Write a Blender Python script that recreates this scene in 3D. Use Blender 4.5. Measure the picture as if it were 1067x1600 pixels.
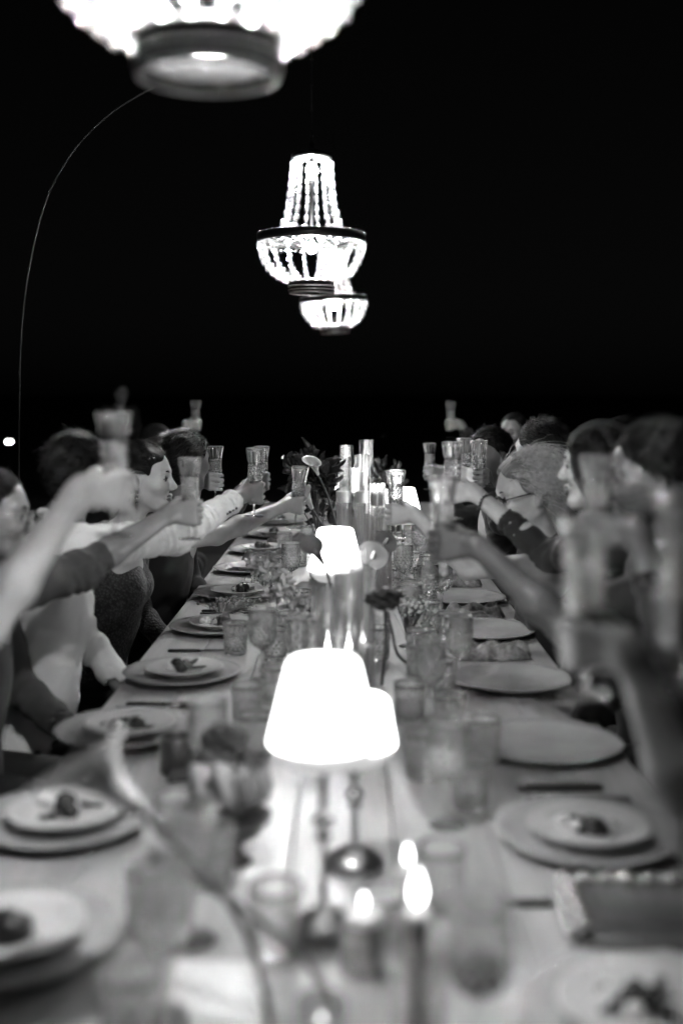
import bpy, math, random
import numpy as np
from mathutils import Vector, Matrix

for o in list(bpy.data.objects):
    bpy.data.objects.remove(o)
SC = bpy.context.scene
COL = SC.collection

# ------------------------------------------------------------------ camera
F, VX, VY, CZ = 1800.0, 548.0, 615.0, 1.55      # focal length in photo pixels, vanishing point, eye height
cam_d = bpy.data.cameras.new('camera')
cam = bpy.data.objects.new('camera', cam_d)
COL.objects.link(cam)
cam.location = (0, 0, CZ)
cam.rotation_euler = (math.radians(90), 0, 0)
cam_d.sensor_fit = 'VERTICAL'
cam_d.sensor_height = 36.0
cam_d.sensor_width = 24.0
cam_d.lens = F / 1600 * 36
cam_d.shift_y = -(800 - VY) / 1600
cam_d.shift_x = -(VX - 533.5) / 1600
cam_d.clip_start = 0.05
cam_d.clip_end = 2000
cam_d.dof.use_dof = True
cam_d.dof.focus_distance = 4.6
cam_d.dof.aperture_fstop = 1.25
SC.camera = cam

# ------------------------------------------------------------------ night sky
W = bpy.data.worlds.new('World')
SC.world = W
W.use_nodes = True
wn, wl = W.node_tree.nodes, W.node_tree.links
sky = wn.new('ShaderNodeTexSky')
sky.sky_type = 'NISHITA'
sky.sun_disc = False
sky.sun_elevation = math.radians(4)
sky.sun_rotation = math.radians(200)
bw = wn.new('ShaderNodeRGBToBW')
wl.new(sky.outputs[0], bw.inputs[0])
wl.new(bw.outputs[0], wn['Background'].inputs[0])
wn['Background'].inputs[1].default_value = 0.00018

SC.view_settings.view_transform = 'Standard'
SC.view_settings.look = 'None'
SC.view_settings.gamma = 1
SC.view_settings.exposure = 1.75
SC.view_settings.use_curve_mapping = False
SC.render.engine = 'CYCLES'
CY = SC.cycles
CY.use_denoising = True
CY.max_bounces = 12
CY.transmission_bounces = 10
CY.transparent_max_bounces = 24
CY.diffuse_bounces = 4
CY.glossy_bounces = 5
CY.sample_clamp_indirect = 150
CY.caustics_reflective = True
CY.caustics_refractive = True
CY.blur_glossy = 0.3

BULB = 500.0        # radiance of a chandelier bulb
SHADE = 3.0         # radiance of a lit lamp shade
FLAME = 5.0

def at(px, py, Y):
    """the point at depth Y that the photograph shows at pixel (px, py)"""
    return Vector(((px - VX) * Y / F, Y, CZ - (py - VY) * Y / F))

TZ = 0.75           # table top

# ------------------------------------------------------------------ materials
def nodes(m):
    m.use_nodes = True
    return m.node_tree.nodes, m.node_tree.links, m.node_tree.nodes['Principled BSDF']

def mat(name, g, rough=0.6, var=0.0, scale=8.0, bump=0.0, bscale=60.0, spec=0.5, metal=0.0, sheen=0.0, stretch=None, detail=4.0, trans=0.0, sss=0.0):
    m = bpy.data.materials.new(name)
    n, l, p = nodes(m)
    p.inputs['Base Color'].default_value = (g, g, g, 1)
    p.inputs['Roughness'].default_value = rough
    p.inputs['Metallic'].default_value = metal
    p.inputs['Specular IOR Level'].default_value = spec
    if sheen:
        p.inputs['Sheen Weight'].default_value = sheen
    if sss:
        p.inputs['Subsurface Weight'].default_value = sss
        p.inputs['Subsurface Radius'].default_value = (.01, .01, .01)
        p.inputs['Subsurface Scale'].default_value = 1.0
    tc = n.new('ShaderNodeTexCoord')
    mp = n.new('ShaderNodeMapping')
    l.new(tc.outputs['Object'], mp.inputs[0])
    if stretch:
        mp.inputs['Scale'].default_value = stretch
    if var:
        t = n.new('ShaderNodeTexNoise')
        t.inputs['Scale'].default_value = scale
        t.inputs['Detail'].default_value = detail
        l.new(mp.outputs[0], t.inputs['Vector'])
        r = n.new('ShaderNodeMapRange')
        r.inputs['From Min'].default_value = .3
        r.inputs['From Max'].default_value = .7
        r.inputs['To Min'].default_value = g * (1 - var)
        r.inputs['To Max'].default_value = min(.95, g * (1 + var))
        l.new(t.outputs[0], r.inputs[0])
        l.new(r.outputs[0], p.inputs['Base Color'])
    if bump:
        t2 = n.new('ShaderNodeTexNoise')
        t2.inputs['Scale'].default_value = bscale
        t2.inputs['Detail'].default_value = 3
        l.new(mp.outputs[0], t2.inputs['Vector'])
        b = n.new('ShaderNodeBump')
        b.inputs['Strength'].default_value = bump
        b.inputs['Distance'].default_value = .004
        l.new(t2.outputs[0], b.inputs['Height'])
        l.new(b.outputs[0], p.inputs['Normal'])
    return m

def emit(name, s, g=1.0):
    m = bpy.data.materials.new(name)
    n, l, p = nodes(m)
    p.inputs['Base Color'].default_value = (.8, .8, .8, 1)
    p.inputs['Emission Color'].default_value = (g, g, g, 1)
    p.inputs['Emission Strength'].default_value = s
    p.inputs['Roughness'].default_value = .8
    return m

def glassmat(name, clear=.45, ior=1.5, rough=0.0, tint=1.0, gloss=0.0):
    m = bpy.data.materials.new(name)
    m.use_nodes = True
    n, l = m.node_tree.nodes, m.node_tree.links
    n.remove(n['Principled BSDF'])
    g = n.new('ShaderNodeBsdfGlass')
    g.inputs['IOR'].default_value = ior
    g.inputs['Roughness'].default_value = rough
    g.inputs['Color'].default_value = (tint, tint, tint, 1)
    t = n.new('ShaderNodeBsdfTransparent')
    t.inputs[0].default_value = (tint, tint, tint, 1)
    mx = n.new('ShaderNodeMixShader')
    mx.inputs[0].default_value = clear
    l.new(g.outputs[0], mx.inputs[1])
    l.new(t.outputs[0], mx.inputs[2])
    out = mx
    if gloss:
        gl = n.new('ShaderNodeBsdfGlossy'); gl.inputs['Roughness'].default_value = .14; gl.inputs[0].default_value = (1, 1, 1, 1)
        out = n.new('ShaderNodeMixShader'); out.inputs[0].default_value = gloss
        l.new(mx.outputs[0], out.inputs[1]); l.new(gl.outputs[0], out.inputs[2])
    l.new(out.outputs[0], n['Material Output'].inputs[0])
    return m

def beadmat():
    """clear faceted bead: mostly lets the bulbs shine through, with a little scatter and a bright skin"""
    m = bpy.data.materials.new('crystal bead')
    m.use_nodes = True
    n, l = m.node_tree.nodes, m.node_tree.links
    n.remove(n['Principled BSDF'])
    def mix(f, p, q):
        x = n.new('ShaderNodeMixShader'); x.inputs[0].default_value = f
        l.new(p.outputs[0], x.inputs[1]); l.new(q.outputs[0], x.inputs[2]); return x
    g = n.new('ShaderNodeBsdfGlass'); g.inputs['IOR'].default_value = 1.5; g.inputs['Roughness'].default_value = .03
    t = n.new('ShaderNodeBsdfTranslucent'); t.inputs[0].default_value = (.85, .85, .85, 1)
    d = n.new('ShaderNodeBsdfDiffuse'); d.inputs[0].default_value = (.85, .85, .85, 1)
    gl = n.new('ShaderNodeBsdfGlossy'); gl.inputs['Roughness'].default_value = .2
    tr = n.new('ShaderNodeBsdfTransparent')
    x = mix(.5, t, d)
    x = mix(.45, x, gl)
    x = mix(.11, g, x)
    x = mix(.66, x, tr)
    l.new(x.outputs[0], n['Material Output'].inputs[0])
    return m

def studmat():
    """polished diamond cutting on the crystal: white scatter paints in part of its sparkle"""
    m = bpy.data.materials.new('diamond cutting')
    m.use_nodes = True
    n, l = m.node_tree.nodes, m.node_tree.links
    n.remove(n['Principled BSDF'])
    def mix(f, p, q):
        x = n.new('ShaderNodeMixShader'); x.inputs[0].default_value = f
        l.new(p.outputs[0], x.inputs[1]); l.new(q.outputs[0], x.inputs[2]); return x
    g = n.new('ShaderNodeBsdfGlass'); g.inputs['IOR'].default_value = 1.55
    t = n.new('ShaderNodeBsdfTranslucent'); t.inputs[0].default_value = (.95, .95, .95, 1)
    d = n.new('ShaderNodeBsdfDiffuse'); d.inputs[0].default_value = (.95, .95, .95, 1)
    gl = n.new('ShaderNodeBsdfGlossy'); gl.inputs['Roughness'].default_value = .10
    x = mix(.5, t, d)
    x = mix(.42, x, gl)
    x = mix(.46, g, x)
    l.new(x.outputs[0], n['Material Output'].inputs[0])
    return m

def shademat():
    """thin fabric lamp shade glowing with the bulb inside it, brightness mottled at random"""
    m = emit('lit lamp shade', SHADE)
    n, l = m.node_tree.nodes, m.node_tree.links
    tc = n.new('ShaderNodeTexCoord'); sx = n.new('ShaderNodeSeparateXYZ'); l.new(tc.outputs['Object'], sx.inputs[0])
    w = n.new('ShaderNodeTexNoise'); w.inputs['Scale'].default_value = 260
    l.new(tc.outputs['Object'], w.inputs['Vector'])
    mr = n.new('ShaderNodeMapRange'); mr.inputs['From Min'].default_value = .3; mr.inputs['From Max'].default_value = .7
    mr.inputs['To Min'].default_value = SHADE * .85; mr.inputs['To Max'].default_value = SHADE * 1.15
    l.new(w.outputs[0], mr.inputs[0]); l.new(mr.outputs[0], n['Principled BSDF'].inputs['Emission Strength'])
    return m

def planked():
    m = mat('limed wood', .36, .42, var=.16, scale=5, bump=.25, bscale=30, stretch=(7, .55, 7), detail=8)
    return m

def waxmat():
    m = mat('wax', .6, .45, var=.05)
    p = m.node_tree.nodes['Principled BSDF']
    p.inputs['Subsurface Weight'].default_value = .8
    p.inputs['Subsurface Radius'].default_value = (.02, .02, .02)
    p.inputs['Subsurface Scale'].default_value = 1.0
    return m

def lace():
    """dark dress knitted in an open pattern"""
    m = mat('knitted dress', .028, .75, sheen=.3)
    n, l = m.node_tree.nodes, m.node_tree.links
    p = n['Principled BSDF']
    tc = n.new('ShaderNodeTexCoord')
    v = n.new('ShaderNodeTexVoronoi'); v.inputs['Scale'].default_value = 120
    l.new(tc.outputs['Object'], v.inputs['Vector'])
    r = n.new('ShaderNodeMapRange'); r.inputs['From Max'].default_value = .6
    r.inputs['To Min'].default_value = .09; r.inputs['To Max'].default_value = .012
    l.new(v.outputs['Distance'], r.inputs[0]); l.new(r.outputs[0], p.inputs['Base Color'])
    b = n.new('ShaderNodeBump'); b.inputs['Strength'].default_value = .8; b.inputs['Distance'].default_value = .004
    b.invert = True
    l.new(v.outputs['Distance'], b.inputs['Height']); l.new(b.outputs[0], p.inputs['Normal'])
    return m

M = dict(
    skin=mat('fair skin', .58, .42, var=.08, scale=25, bump=.12, bscale=140),
    skin2=mat('tan skin', .26, .42, var=.08, scale=25, bump=.12, bscale=140),
    skin3=mat('shaded skin', .14, .40, var=.08, scale=25, bump=.12, bscale=140),  # darker skin copy: the dimness around these guests is put into the colour
    white=mat('white suiting', .88, .8, var=.04, scale=20, bump=.15, bscale=500, sheen=.2),
    grey=mat('grey cloth', .20, .85, var=.1, scale=20, bump=.2, bscale=400, sheen=.2),
    charcoal=mat('charcoal cloth', .055, .85, var=.15, scale=20, bump=.2, bscale=400, sheen=.2),
    black=mat('black cloth', .018, .8, var=.15, scale=20, bump=.2, bscale=400, sheen=.15),
    pale=mat('pale linen', .5, .85, var=.06, scale=20, bump=.25, bscale=300),
    dress=lace(),
    hair=mat('dark hair', .012, .75, spec=.15, var=.4, scale=30, bump=.9, bscale=40, stretch=(1, 9, 1)),
    brown=mat('brown hair', .05, .7, var=.4, scale=30, bump=.9, bscale=40, stretch=(1, 9, 1)),
    blonde=mat('blonde hair', .20, .65, var=.4, scale=25, bump=1.0, bscale=45, stretch=(.8, 9, .8), detail=6),
    beard=mat('short beard', .05, .6, var=.4, scale=90, bump=.8, bscale=220),
    lip=mat('lips', .15, .6, spec=.2),
    eye=mat('eye', .10, .12, spec=.6),
    lamphair=mat('hair strands', .016, .36, var=.5, scale=60),
    lightstrands=mat('blonde strands', .72, .3, var=.5, scale=70),
    brownstrands=mat('brown strands', .06, .34, var=.5, scale=60),
    blackmetal=mat('black metal', .02, .35, metal=.6, var=.2),
    brass=mat('aged metal', .32, .35, metal=1.0, var=.15),
    chrome=mat('polished metal', .72, .12, metal=1.0),
    crystal=glassmat('cut crystal', .28, 1.52, gloss=.02),
    clear=glassmat('clear glass', .25, 1.48),
    stud=studmat(),
    thin=glassmat('thin clear glass', .62, 1.46, gloss=.03),
    wine=glassmat('champagne', .70, 1.34, tint=.97),
    bead=beadmat(),
    bulb=emit('bulb', BULB),
    lamp=emit('lamp glow', SHADE),
    shade=shademat(),
    flame=emit('candle flame', FLAME),
    lantern=emit('lantern light', 7),
    wax=waxmat(),
    table=planked(),
    charger=mat('stoneware charger', .42, .16, var=.12, scale=9, bump=.15, bscale=25),
    plate=mat('glazed plate', .60, .09, var=.05, scale=12),
    sauce=mat('fruit sauce', .07, .12, var=.3),
    choc=mat('dark chocolate', .025, .35, var=.3, bump=.3, bscale=60),
    cream=mat('whipped cream', .72, .5, var=.05, bump=.4, bscale=50),
    crumb=mat('crumble', .16, .8, var=.5, scale=60, bump=.8, bscale=90),
    berry=mat('berry', .035, .25, var=.4, bump=.5, bscale=120),
    leaf=mat('dark leaf', .045, .40, var=.5, scale=20, bump=.3, bscale=40),
    stem=mat('green stem', .10, .45, var=.3, scale=30),
    petal=mat('pale petal', .62, .45, var=.10, scale=18, bump=.2, bscale=50),
    petal3=mat('backlit petal', .11, .85, spec=.1, var=.25, scale=18, bump=.25, bscale=50),  # pale petal darkened, its backlit shade painted into the colour
    soot=mat('dull black enamel', .005, .9, spec=.1),
    lampfoot=mat('brushed metal', .42, .34, metal=1.0),
    petal2=mat('mid petal', .28, .5, var=.2, scale=18, bump=.25, bscale=50),
    dark=mat('dark bloom', .03, .7, var=.5, scale=40, bump=.9, bscale=80),
    pearl=mat('pearl', .8, .06, var=.03, metal=.85),
    satin=mat('dark satin', .05, .42, var=.2, scale=30, bump=.3, bscale=120, sheen=.4),
    card=mat('black card', .02, .5, var=.2),
    napkin=mat('patterned linen', .26, .9, var=.75, scale=42, bump=.5, bscale=120),
    sand=mat('night sand', .05, .95, var=.4, scale=3, bump=.6, bscale=14),
    sea=mat('sea', .01, .12, bump=.5, bscale=2),
    block=mat('white wax', .78, .5, var=.04, scale=15, bump=.05),
)

# ------------------------------------------------------------------ object helpers
def tag(o, label=None, cat=None, group=None, kind=None):
    if label: o['label'] = label
    if cat: o['category'] = cat
    if group: o['group'] = group
    if kind: o['kind'] = kind
    return o

def thing(name, label, cat, loc=(0, 0, 0), rz=0.0, group=None):
    o = bpy.data.objects.new(name, None)
    o.empty_display_size = .05
    COL.objects.link(o)
    o.location = loc
    o.rotation_euler = (0, 0, rz)
    return tag(o, label, cat, group)

def link(name, me, parent=None, loc=None, rot=None, scale=None):
    o = bpy.data.objects.new(name, me)
    COL.objects.link(o)
    if parent is not None: o.parent = parent
    if loc is not None: o.location = loc
    if rot is not None: o.rotation_euler = rot
    if scale is not None: o.scale = (scale,) * 3 if not hasattr(scale, '__len__') else scale
    return o

def dup(root, loc=None, rot=None, label=None, scale=None):
    r = root.copy(); COL.objects.link(r)
    if loc is not None: r.location = loc
    if rot is not None: r.rotation_euler = rot
    if scale is not None: r.scale = (scale,) * 3
    if label: r['label'] = label
    for ch in root.children:
        c = ch.copy(); COL.objects.link(c); c.parent = r
        for g in ch.children:
            d = g.copy(); COL.objects.link(d); d.parent = c
    return r

class MB:
    """collects shapes, then becomes one mesh"""
    def __init__(s): s.v, s.f = [], []
    def add(s, v, f):
        b = len(s.v); s.v += [tuple(p) for p in v]; s.f += [tuple(i + b for i in q) for q in f]; return s
    def box(s, c, d, bev=0.0, R=None):
        hx, hy, hz = d[0] / 2, d[1] / 2, d[2] / 2
        b = min(bev, hx * .9, hy * .9, hz * .9)
        R = R or Matrix.Identity(3); c = Vector(c)
        if b <= 0:
            v = [(x, y, z) for x in (-hx, hx) for y in (-hy, hy) for z in (-hz, hz)]
            f = [(0, 1, 3, 2), (4, 6, 7, 5), (0, 4, 5, 1), (2, 3, 7, 6), (0, 2, 6, 4), (1, 5, 7, 3)]
            return s.add([c + R @ Vector(p) for p in v], f)
        rings = []
        for z, i in ((-hz, b), (-hz + b, 0), (hz - b, 0), (hz, b)):
            x, y = hx - i, hy - i
            k = b * .6 if i == 0 else b * .3
            rings.append([(x - k, -y, z), (x, -y + k, z), (x, y - k, z), (x - k, y, z), (-x + k, y, z), (-x, y - k, z), (-x, -y + k, z), (-x + k, -y, z)])
        v = [p for r in rings for p in r]; f = []
        for i in range(3):
            for j in range(8):
                f.append((i * 8 + j, i * 8 + (j + 1) % 8, (i + 1) * 8 + (j + 1) % 8, (i + 1) * 8 + j))
        f += [tuple(range(7, -1, -1)), tuple(range(24, 32))]
        return s.add([c + R @ Vector(p) for p in v], f)
    def lathe(s, prof, n=24, c=(0, 0, 0), R=None, rf=None, close=False):
        c = Vector(c); v, f = [], []
        m = len(prof)
        for i, (r, z) in enumerate(prof):
            for j in range(n):
                a = 2 * math.pi * j / n
                rr = r if rf is None else r + rf(i, j, r, z)
                p = Vector((rr * math.cos(a), rr * math.sin(a), z))
                v.append(c + (R @ p if R else p))
        for i in range(m - 1):
            for j in range(n):
                f.append((i * n + j, i * n + (j + 1) % n, (i + 1) * n + (j + 1) % n, (i + 1) * n + j))
        if close:
            for j in range(n):
                f.append(((m - 1) * n + j, (m - 1) * n + (j + 1) % n, (j + 1) % n, j))
        else:
            if prof[0][0] > 1e-6: f.append(tuple(range(n - 1, -1, -1)))
            if prof[-1][0] > 1e-6: f.append(tuple((m - 1) * n + j for j in range(n)))
        return s.add(v, f)
    def tube(s, pts, r, n=6, caps=True):
        pts = [Vector(p) for p in pts]
        rs = [r] * len(pts) if not hasattr(r, '__len__') else r
        v, f = [], []
        prev = None
        for i, p in enumerate(pts):
            t = (pts[min(i + 1, len(pts) - 1)] - pts[max(i - 1, 0)]).normalized()
            if prev is None:
                a = Vector((0, 0, 1)) if abs(t.z) < .9 else Vector((1, 0, 0))
                prev = t.cross(a).normalized()
            x = (prev - t * prev.dot(t)).normalized(); prev = x
            y = t.cross(x)
            for j in range(n):
                q = 2 * math.pi * j / n
                v.append(p + (x * math.cos(q) + y * math.sin(q)) * rs[i])
        for i in range(len(pts) - 1):
            for j in range(n):
                f.append((i * n + j, i * n + (j + 1) % n, (i + 1) * n + (j + 1) % n, (i + 1) * n + j))
        if caps:
            f += [tuple(range(n - 1, -1, -1)), tuple((len(pts) - 1) * n + j for j in range(n))]
        return s.add(v, f)
    def torus(s, c, R0, r, n=40, m=8, axis=None, a0=0, a1=2 * math.pi):
        pts = [Vector((R0 * math.cos(a0 + (a1 - a0) * i / n), R0 * math.sin(a0 + (a1 - a0) * i / n), 0)) for i in range(n)]
        v, f = [], []
        c = Vector(c)
        for i in range(n):
            a = 2 * math.pi * i / n
            for j in range(m):
                b = 2 * math.pi * j / m
                p = Vector(((R0 + r * math.cos(b)) * math.cos(a), (R0 + r * math.cos(b)) * math.sin(a), r * math.sin(b)))
                v.append(c + (axis @ p if axis else p))
        for i in range(n):
            for j in range(m):
                f.append((i * m + j, ((i + 1) % n) * m + j, ((i + 1) % n) * m + (j + 1) % m, i * m + (j + 1) % m))
        return s.add(v, f)
    def ball(s, c, r, n=8, m=5, rz=1.0):
        prof = [(0 if i in (0, m) else r * math.sin(math.pi * i / m), -r * rz * math.cos(math.pi * i / m)) for i in range(m + 1)]
        return s.lathe(prof, n, c)
    def grid(s, fn, nu, nv, wrap=False):
        v = [fn(i / nu, j / nv) for i in range(nu + 1) for j in range(nv + 1)]
        f = [(i * (nv + 1) + j, (i + 1) * (nv + 1) + j, (i + 1) * (nv + 1) + j + 1, i * (nv + 1) + j + 1) for i in range(nu) for j in range(nv)]
        return s.add(v, f)
    def mesh(s, name, m, smooth=True):
        me = bpy.data.meshes.new(name)
        me.from_pydata(s.v, [], s.f)
        me.materials.append(m if not isinstance(m, str) else M[m])
        if smooth: me.polygons.foreach_set('use_smooth', [True] * len(me.polygons))
        me.validate(); me.update()
        return me
    def build(s, name, m, parent=None, smooth=True, **k):
        return link(name, s.mesh(name, m, smooth), parent, **k)

def solid(o, t):
    md = o.modifiers.new('thickness', 'SOLIDIFY'); md.thickness = t; md.offset = 0
    return o

# ------------------------------------------------------------------ implicit bodies: rounded cones and ellipsoids blended into one skin
def V3(p): return np.array(tuple(p), dtype=np.float32)

class Body:
    def __init__(s): s.p = []; s.post = []
    def cap(s, a, b, ra, rb=None, k=.02, op='u', cut=False):
        rb = ra if rb is None else rb
        a, b = V3(a), V3(b)
        s.p.append(('c', a, b, float(ra), float(rb), k, op, (a + b) / 2, float(np.linalg.norm(a - b)) / 2 + max(ra, rb), cut)); return s
    def ell(s, c, r, R=None, k=.02, op='u'):
        R = np.eye(3, dtype=np.float32) if R is None else np.array(R, dtype=np.float32)
        s.p.append(('e', V3(c), np.array(r, dtype=np.float32), R, None, k, op, V3(c), float(max(r)), False)); return s
    def bounds(s):
        lo = np.min([q[7] - q[8] for q in s.p if q[6] == 'u'], axis=0) - .03
        hi = np.max([q[7] + q[8] for q in s.p if q[6] == 'u'], axis=0) + .03
        return lo, hi
    def eval(s, P, margin):
        D = np.full(len(P), 1.0, dtype=np.float32)
        for t, a, b, ra, rb, k, op, c, R0, cut in s.p:
            q = P - c
            idx = np.nonzero(np.einsum('ij,ij->i', q, q) < (R0 + margin + k) ** 2)[0]
            if not len(idx): continue
            X = P[idx]
            if t == 'c':
                ab = b - a; L2 = float(ab @ ab) + 1e-12
                h = ((X - a) @ ab) / L2
                hc = np.clip(h, 0, 1)
                d = np.linalg.norm(X - a - hc[:, None] * ab, axis=1) - (ra + hc * (rb - ra))
                if cut: d = np.maximum(d, (h - 1) * math.sqrt(L2))
            else:
                Q = (X - a) @ ra if isinstance(ra, np.ndarray) else X - a
                k0 = np.linalg.norm(Q / b, axis=1); k1 = np.linalg.norm(Q / (b * b), axis=1)
                d = k0 * (k0 - 1) / np.maximum(k1, 1e-6)
            e = D[idx]
            if op == 'u':
                h = np.maximum(k - np.abs(e - d), 0) / k
                D[idx] = np.minimum(e, d) - h * h * k * .25
            elif op == 's':
                d = -d
                h = np.maximum(k - np.abs(e - d), 0) / k
                D[idx] = np.maximum(e, d) + h * h * k * .25
        for f in s.post: D = f(P, D)
        return D
    def arrays(s, res):
        lo, hi = s.bounds(); B = 8; bs = B * res
        n = np.ceil((hi - lo) / bs).astype(int) + 1
        g = np.stack(np.meshgrid(*[np.arange(m) for m in n], indexing='ij'), -1).reshape(-1, 3)
        cen = (lo + (g + .5) * bs).astype(np.float32)
        d = s.eval(cen, bs * 1.6 + .02)
        g = g[np.abs(d) < bs * 1.05 + .004]
        o9 = np.stack(np.meshgrid(*[np.arange(B + 1)] * 3, indexing='ij'), -1).reshape(-1, 3)
        S = int(max(n) * B + 4)
        ijk = (g[:, None, :] * B + o9[None]).reshape(-1, 3).astype(np.int64)
        key = (ijk[:, 0] * S + ijk[:, 1]) * S + ijk[:, 2]
        uk, inv = np.unique(key, return_inverse=True)
        up = np.stack([uk // (S * S), (uk // S) % S, uk % S], -1)
        val = s.eval((lo + up * res).astype(np.float32), .05)
        Vd = val[inv].reshape(-1, B + 1, B + 1, B + 1)
        c8 = [Vd[:, i:B + i, j:B + j, k:B + k] for i in (0, 1) for j in (0, 1) for k in (0, 1)]
        neg = sum((c < 0).astype(np.int8) for c in c8)
        act = np.nonzero((neg > 0) & (neg < 8))
        cell = g[act[0]] * B + np.stack(act[1:], -1)
        cv = np.stack([c[act] for c in c8], -1)
        off = np.array([(i, j, k) for i in (0, 1) for j in (0, 1) for k in (0, 1)], dtype=np.float32)
        acc = np.zeros((len(cell), 3), np.float32); cnt = np.zeros(len(cell), np.float32)
        for a in range(8):
            for b in range(a + 1, 8):
                if np.abs(off[a] - off[b]).sum() != 1: continue
                va, vb = cv[:, a], cv[:, b]
                m = (va < 0) != (vb < 0)
                t = np.where(m, va / np.where(m, va - vb, 1), 0)
                acc += np.where(m[:, None], off[a] + t[:, None] * (off[b] - off[a]), 0); cnt += m
        verts = lo + (cell + acc / cnt[:, None]) * res
        ck = (cell[:, 0].astype(np.int64) * S + cell[:, 1]) * S + cell[:, 2]
        order = np.argsort(ck); cks = ck[order]
        quads = []
        for ax in range(3):
            o1, o2 = [(1, 2), (2, 0), (0, 1)][ax]
            bi = {0: 4, 1: 2, 2: 1}[ax]
            sg0 = cv[:, 0] < 0; sg1 = cv[:, bi] < 0
            m = sg0 != sg1
            cc = cell[m]; fl = sg0[m]
            ids = []
            ok = np.ones(len(cc), bool)
            for d1, d2 in ((0, 0), (-1, 0), (-1, -1), (0, -1)):
                q = cc.copy(); q[:, o1] += d1; q[:, o2] += d2
                kk = (q[:, 0].astype(np.int64) * S + q[:, 1]) * S + q[:, 2]
                j = np.clip(np.searchsorted(cks, kk), 0, len(cks) - 1)
                ok &= cks[j] == kk
                ids.append(order[j])
            Q = np.stack(ids, -1)
            Q = np.where(fl[:, None], Q, Q[:, ::-1])
            quads.append(Q[ok])
        return verts, np.concatenate(quads)
    def build(s, name, m, parent, res, origin):
        v, q = s.arrays(res)
        v = v - np.array(tuple(origin))
        me = bpy.data.meshes.new(name)
        me.vertices.add(len(v)); me.vertices.foreach_set('co', v.astype(np.float32).ravel())
        me.loops.add(len(q) * 4); me.loops.foreach_set('vertex_index', q.astype(np.int32).ravel())
        me.polygons.add(len(q)); me.polygons.foreach_set('loop_start', np.arange(0, len(q) * 4, 4, dtype=np.int32))
        me.polygons.foreach_set('use_smooth', np.ones(len(q), dtype=bool))
        me.materials.append(m); me.update(calc_edges=True); me.validate()
        return link(name, me, parent)

# ------------------------------------------------------------------ people
UP = Vector((0, 0, 1))

def frame(x, z=UP):
    x = Vector(x).normalized()
    y = Vector(z).cross(x).normalized()
    return x, y, x.cross(y)

class Head:
    def __init__(h, H, face, tilt=0.0, s=1.0):
        h.H = Vector(H); h.s = s
        h.x, h.y, h.z = frame(face)
        if tilt:
            q = Matrix.Rotation(tilt, 3, h.x); h.y = q @ h.y; h.z = q @ h.z
        h.R = np.array([list(h.x), list(h.y), list(h.z)], dtype=np.float32).T
    def p(h, x, y, z): return h.H + (h.x * x + h.y * y + h.z * z) * h.s
    def local(h, P): return ((P - V3(h.H)) @ h.R) / h.s

def add_head(b, h, female=False):
    s = h.s
    E = lambda c, r, k=.02, op='u', R=None: b.ell(h.p(*c), [q * s for q in r], h.R if R is None else R, k * s, op)
    C = lambda a, c, ra, rb=None, k=.015, op='u': b.cap(h.p(*a), h.p(*c), ra * s, (ra if rb is None else rb) * s, k * s, op)
    jw = .9 if female else 1.0
    E((-.012, 0, .035), (.098, .077, .086), .03)
    E((.022, 0, -.028), (.066, .060 * jw, .084), .04)
    for q in (-1, 1):
        C((-.008, q * .054 * jw, -.048), (.062, q * .016 * jw, -.098), .017, .015, .03)
        E((.056, q * .036, -.022), (.030, .024, .024), .025)
        C((.078, q * .010, .027), (.066, q * .046, .026), .010, .009, .018)
    C((.074, 0, -.101), (.066, 0, -.100), .019 * jw, .02, .025)
    C((.084, 0, .012), (.108, 0, -.026), .0068, .0105, .012)
    for q in (-1, 1):
        E((.098, q * .0115, -.031), (.012, .0075, .008), .008)
        E((.090, q * .032, .004), (.018, .019, .013), .014, 's')
        E((.071, q * .031, .004), (.0155, .0155, .0135), .004)
    for q in (-1, 1):
        C((.0935, 0, -.0565), (.080, q * .021, -.062), .0062, .004, .006)
        C((.0915, 0, -.0695), (.079, q * .019, -.065), .0072, .004, .005)
    E((.096, 0, -.081), (.006, .014, .004), .008, 's')
    for q in (-1, 1):
        Rz = Matrix.Rotation(q * math.radians(18), 3, h.z) @ Matrix.Rotation(math.radians(-12), 3, h.y)
        R = np.array(Rz, dtype=np.float32) @ h.R
        E((-.012, q * .078, -.006), (.019, .0075, .033), .006, 'u', R)
        E((-.008, q * .086, .000), (.010, .006, .018), .004, 's', R)

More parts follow.
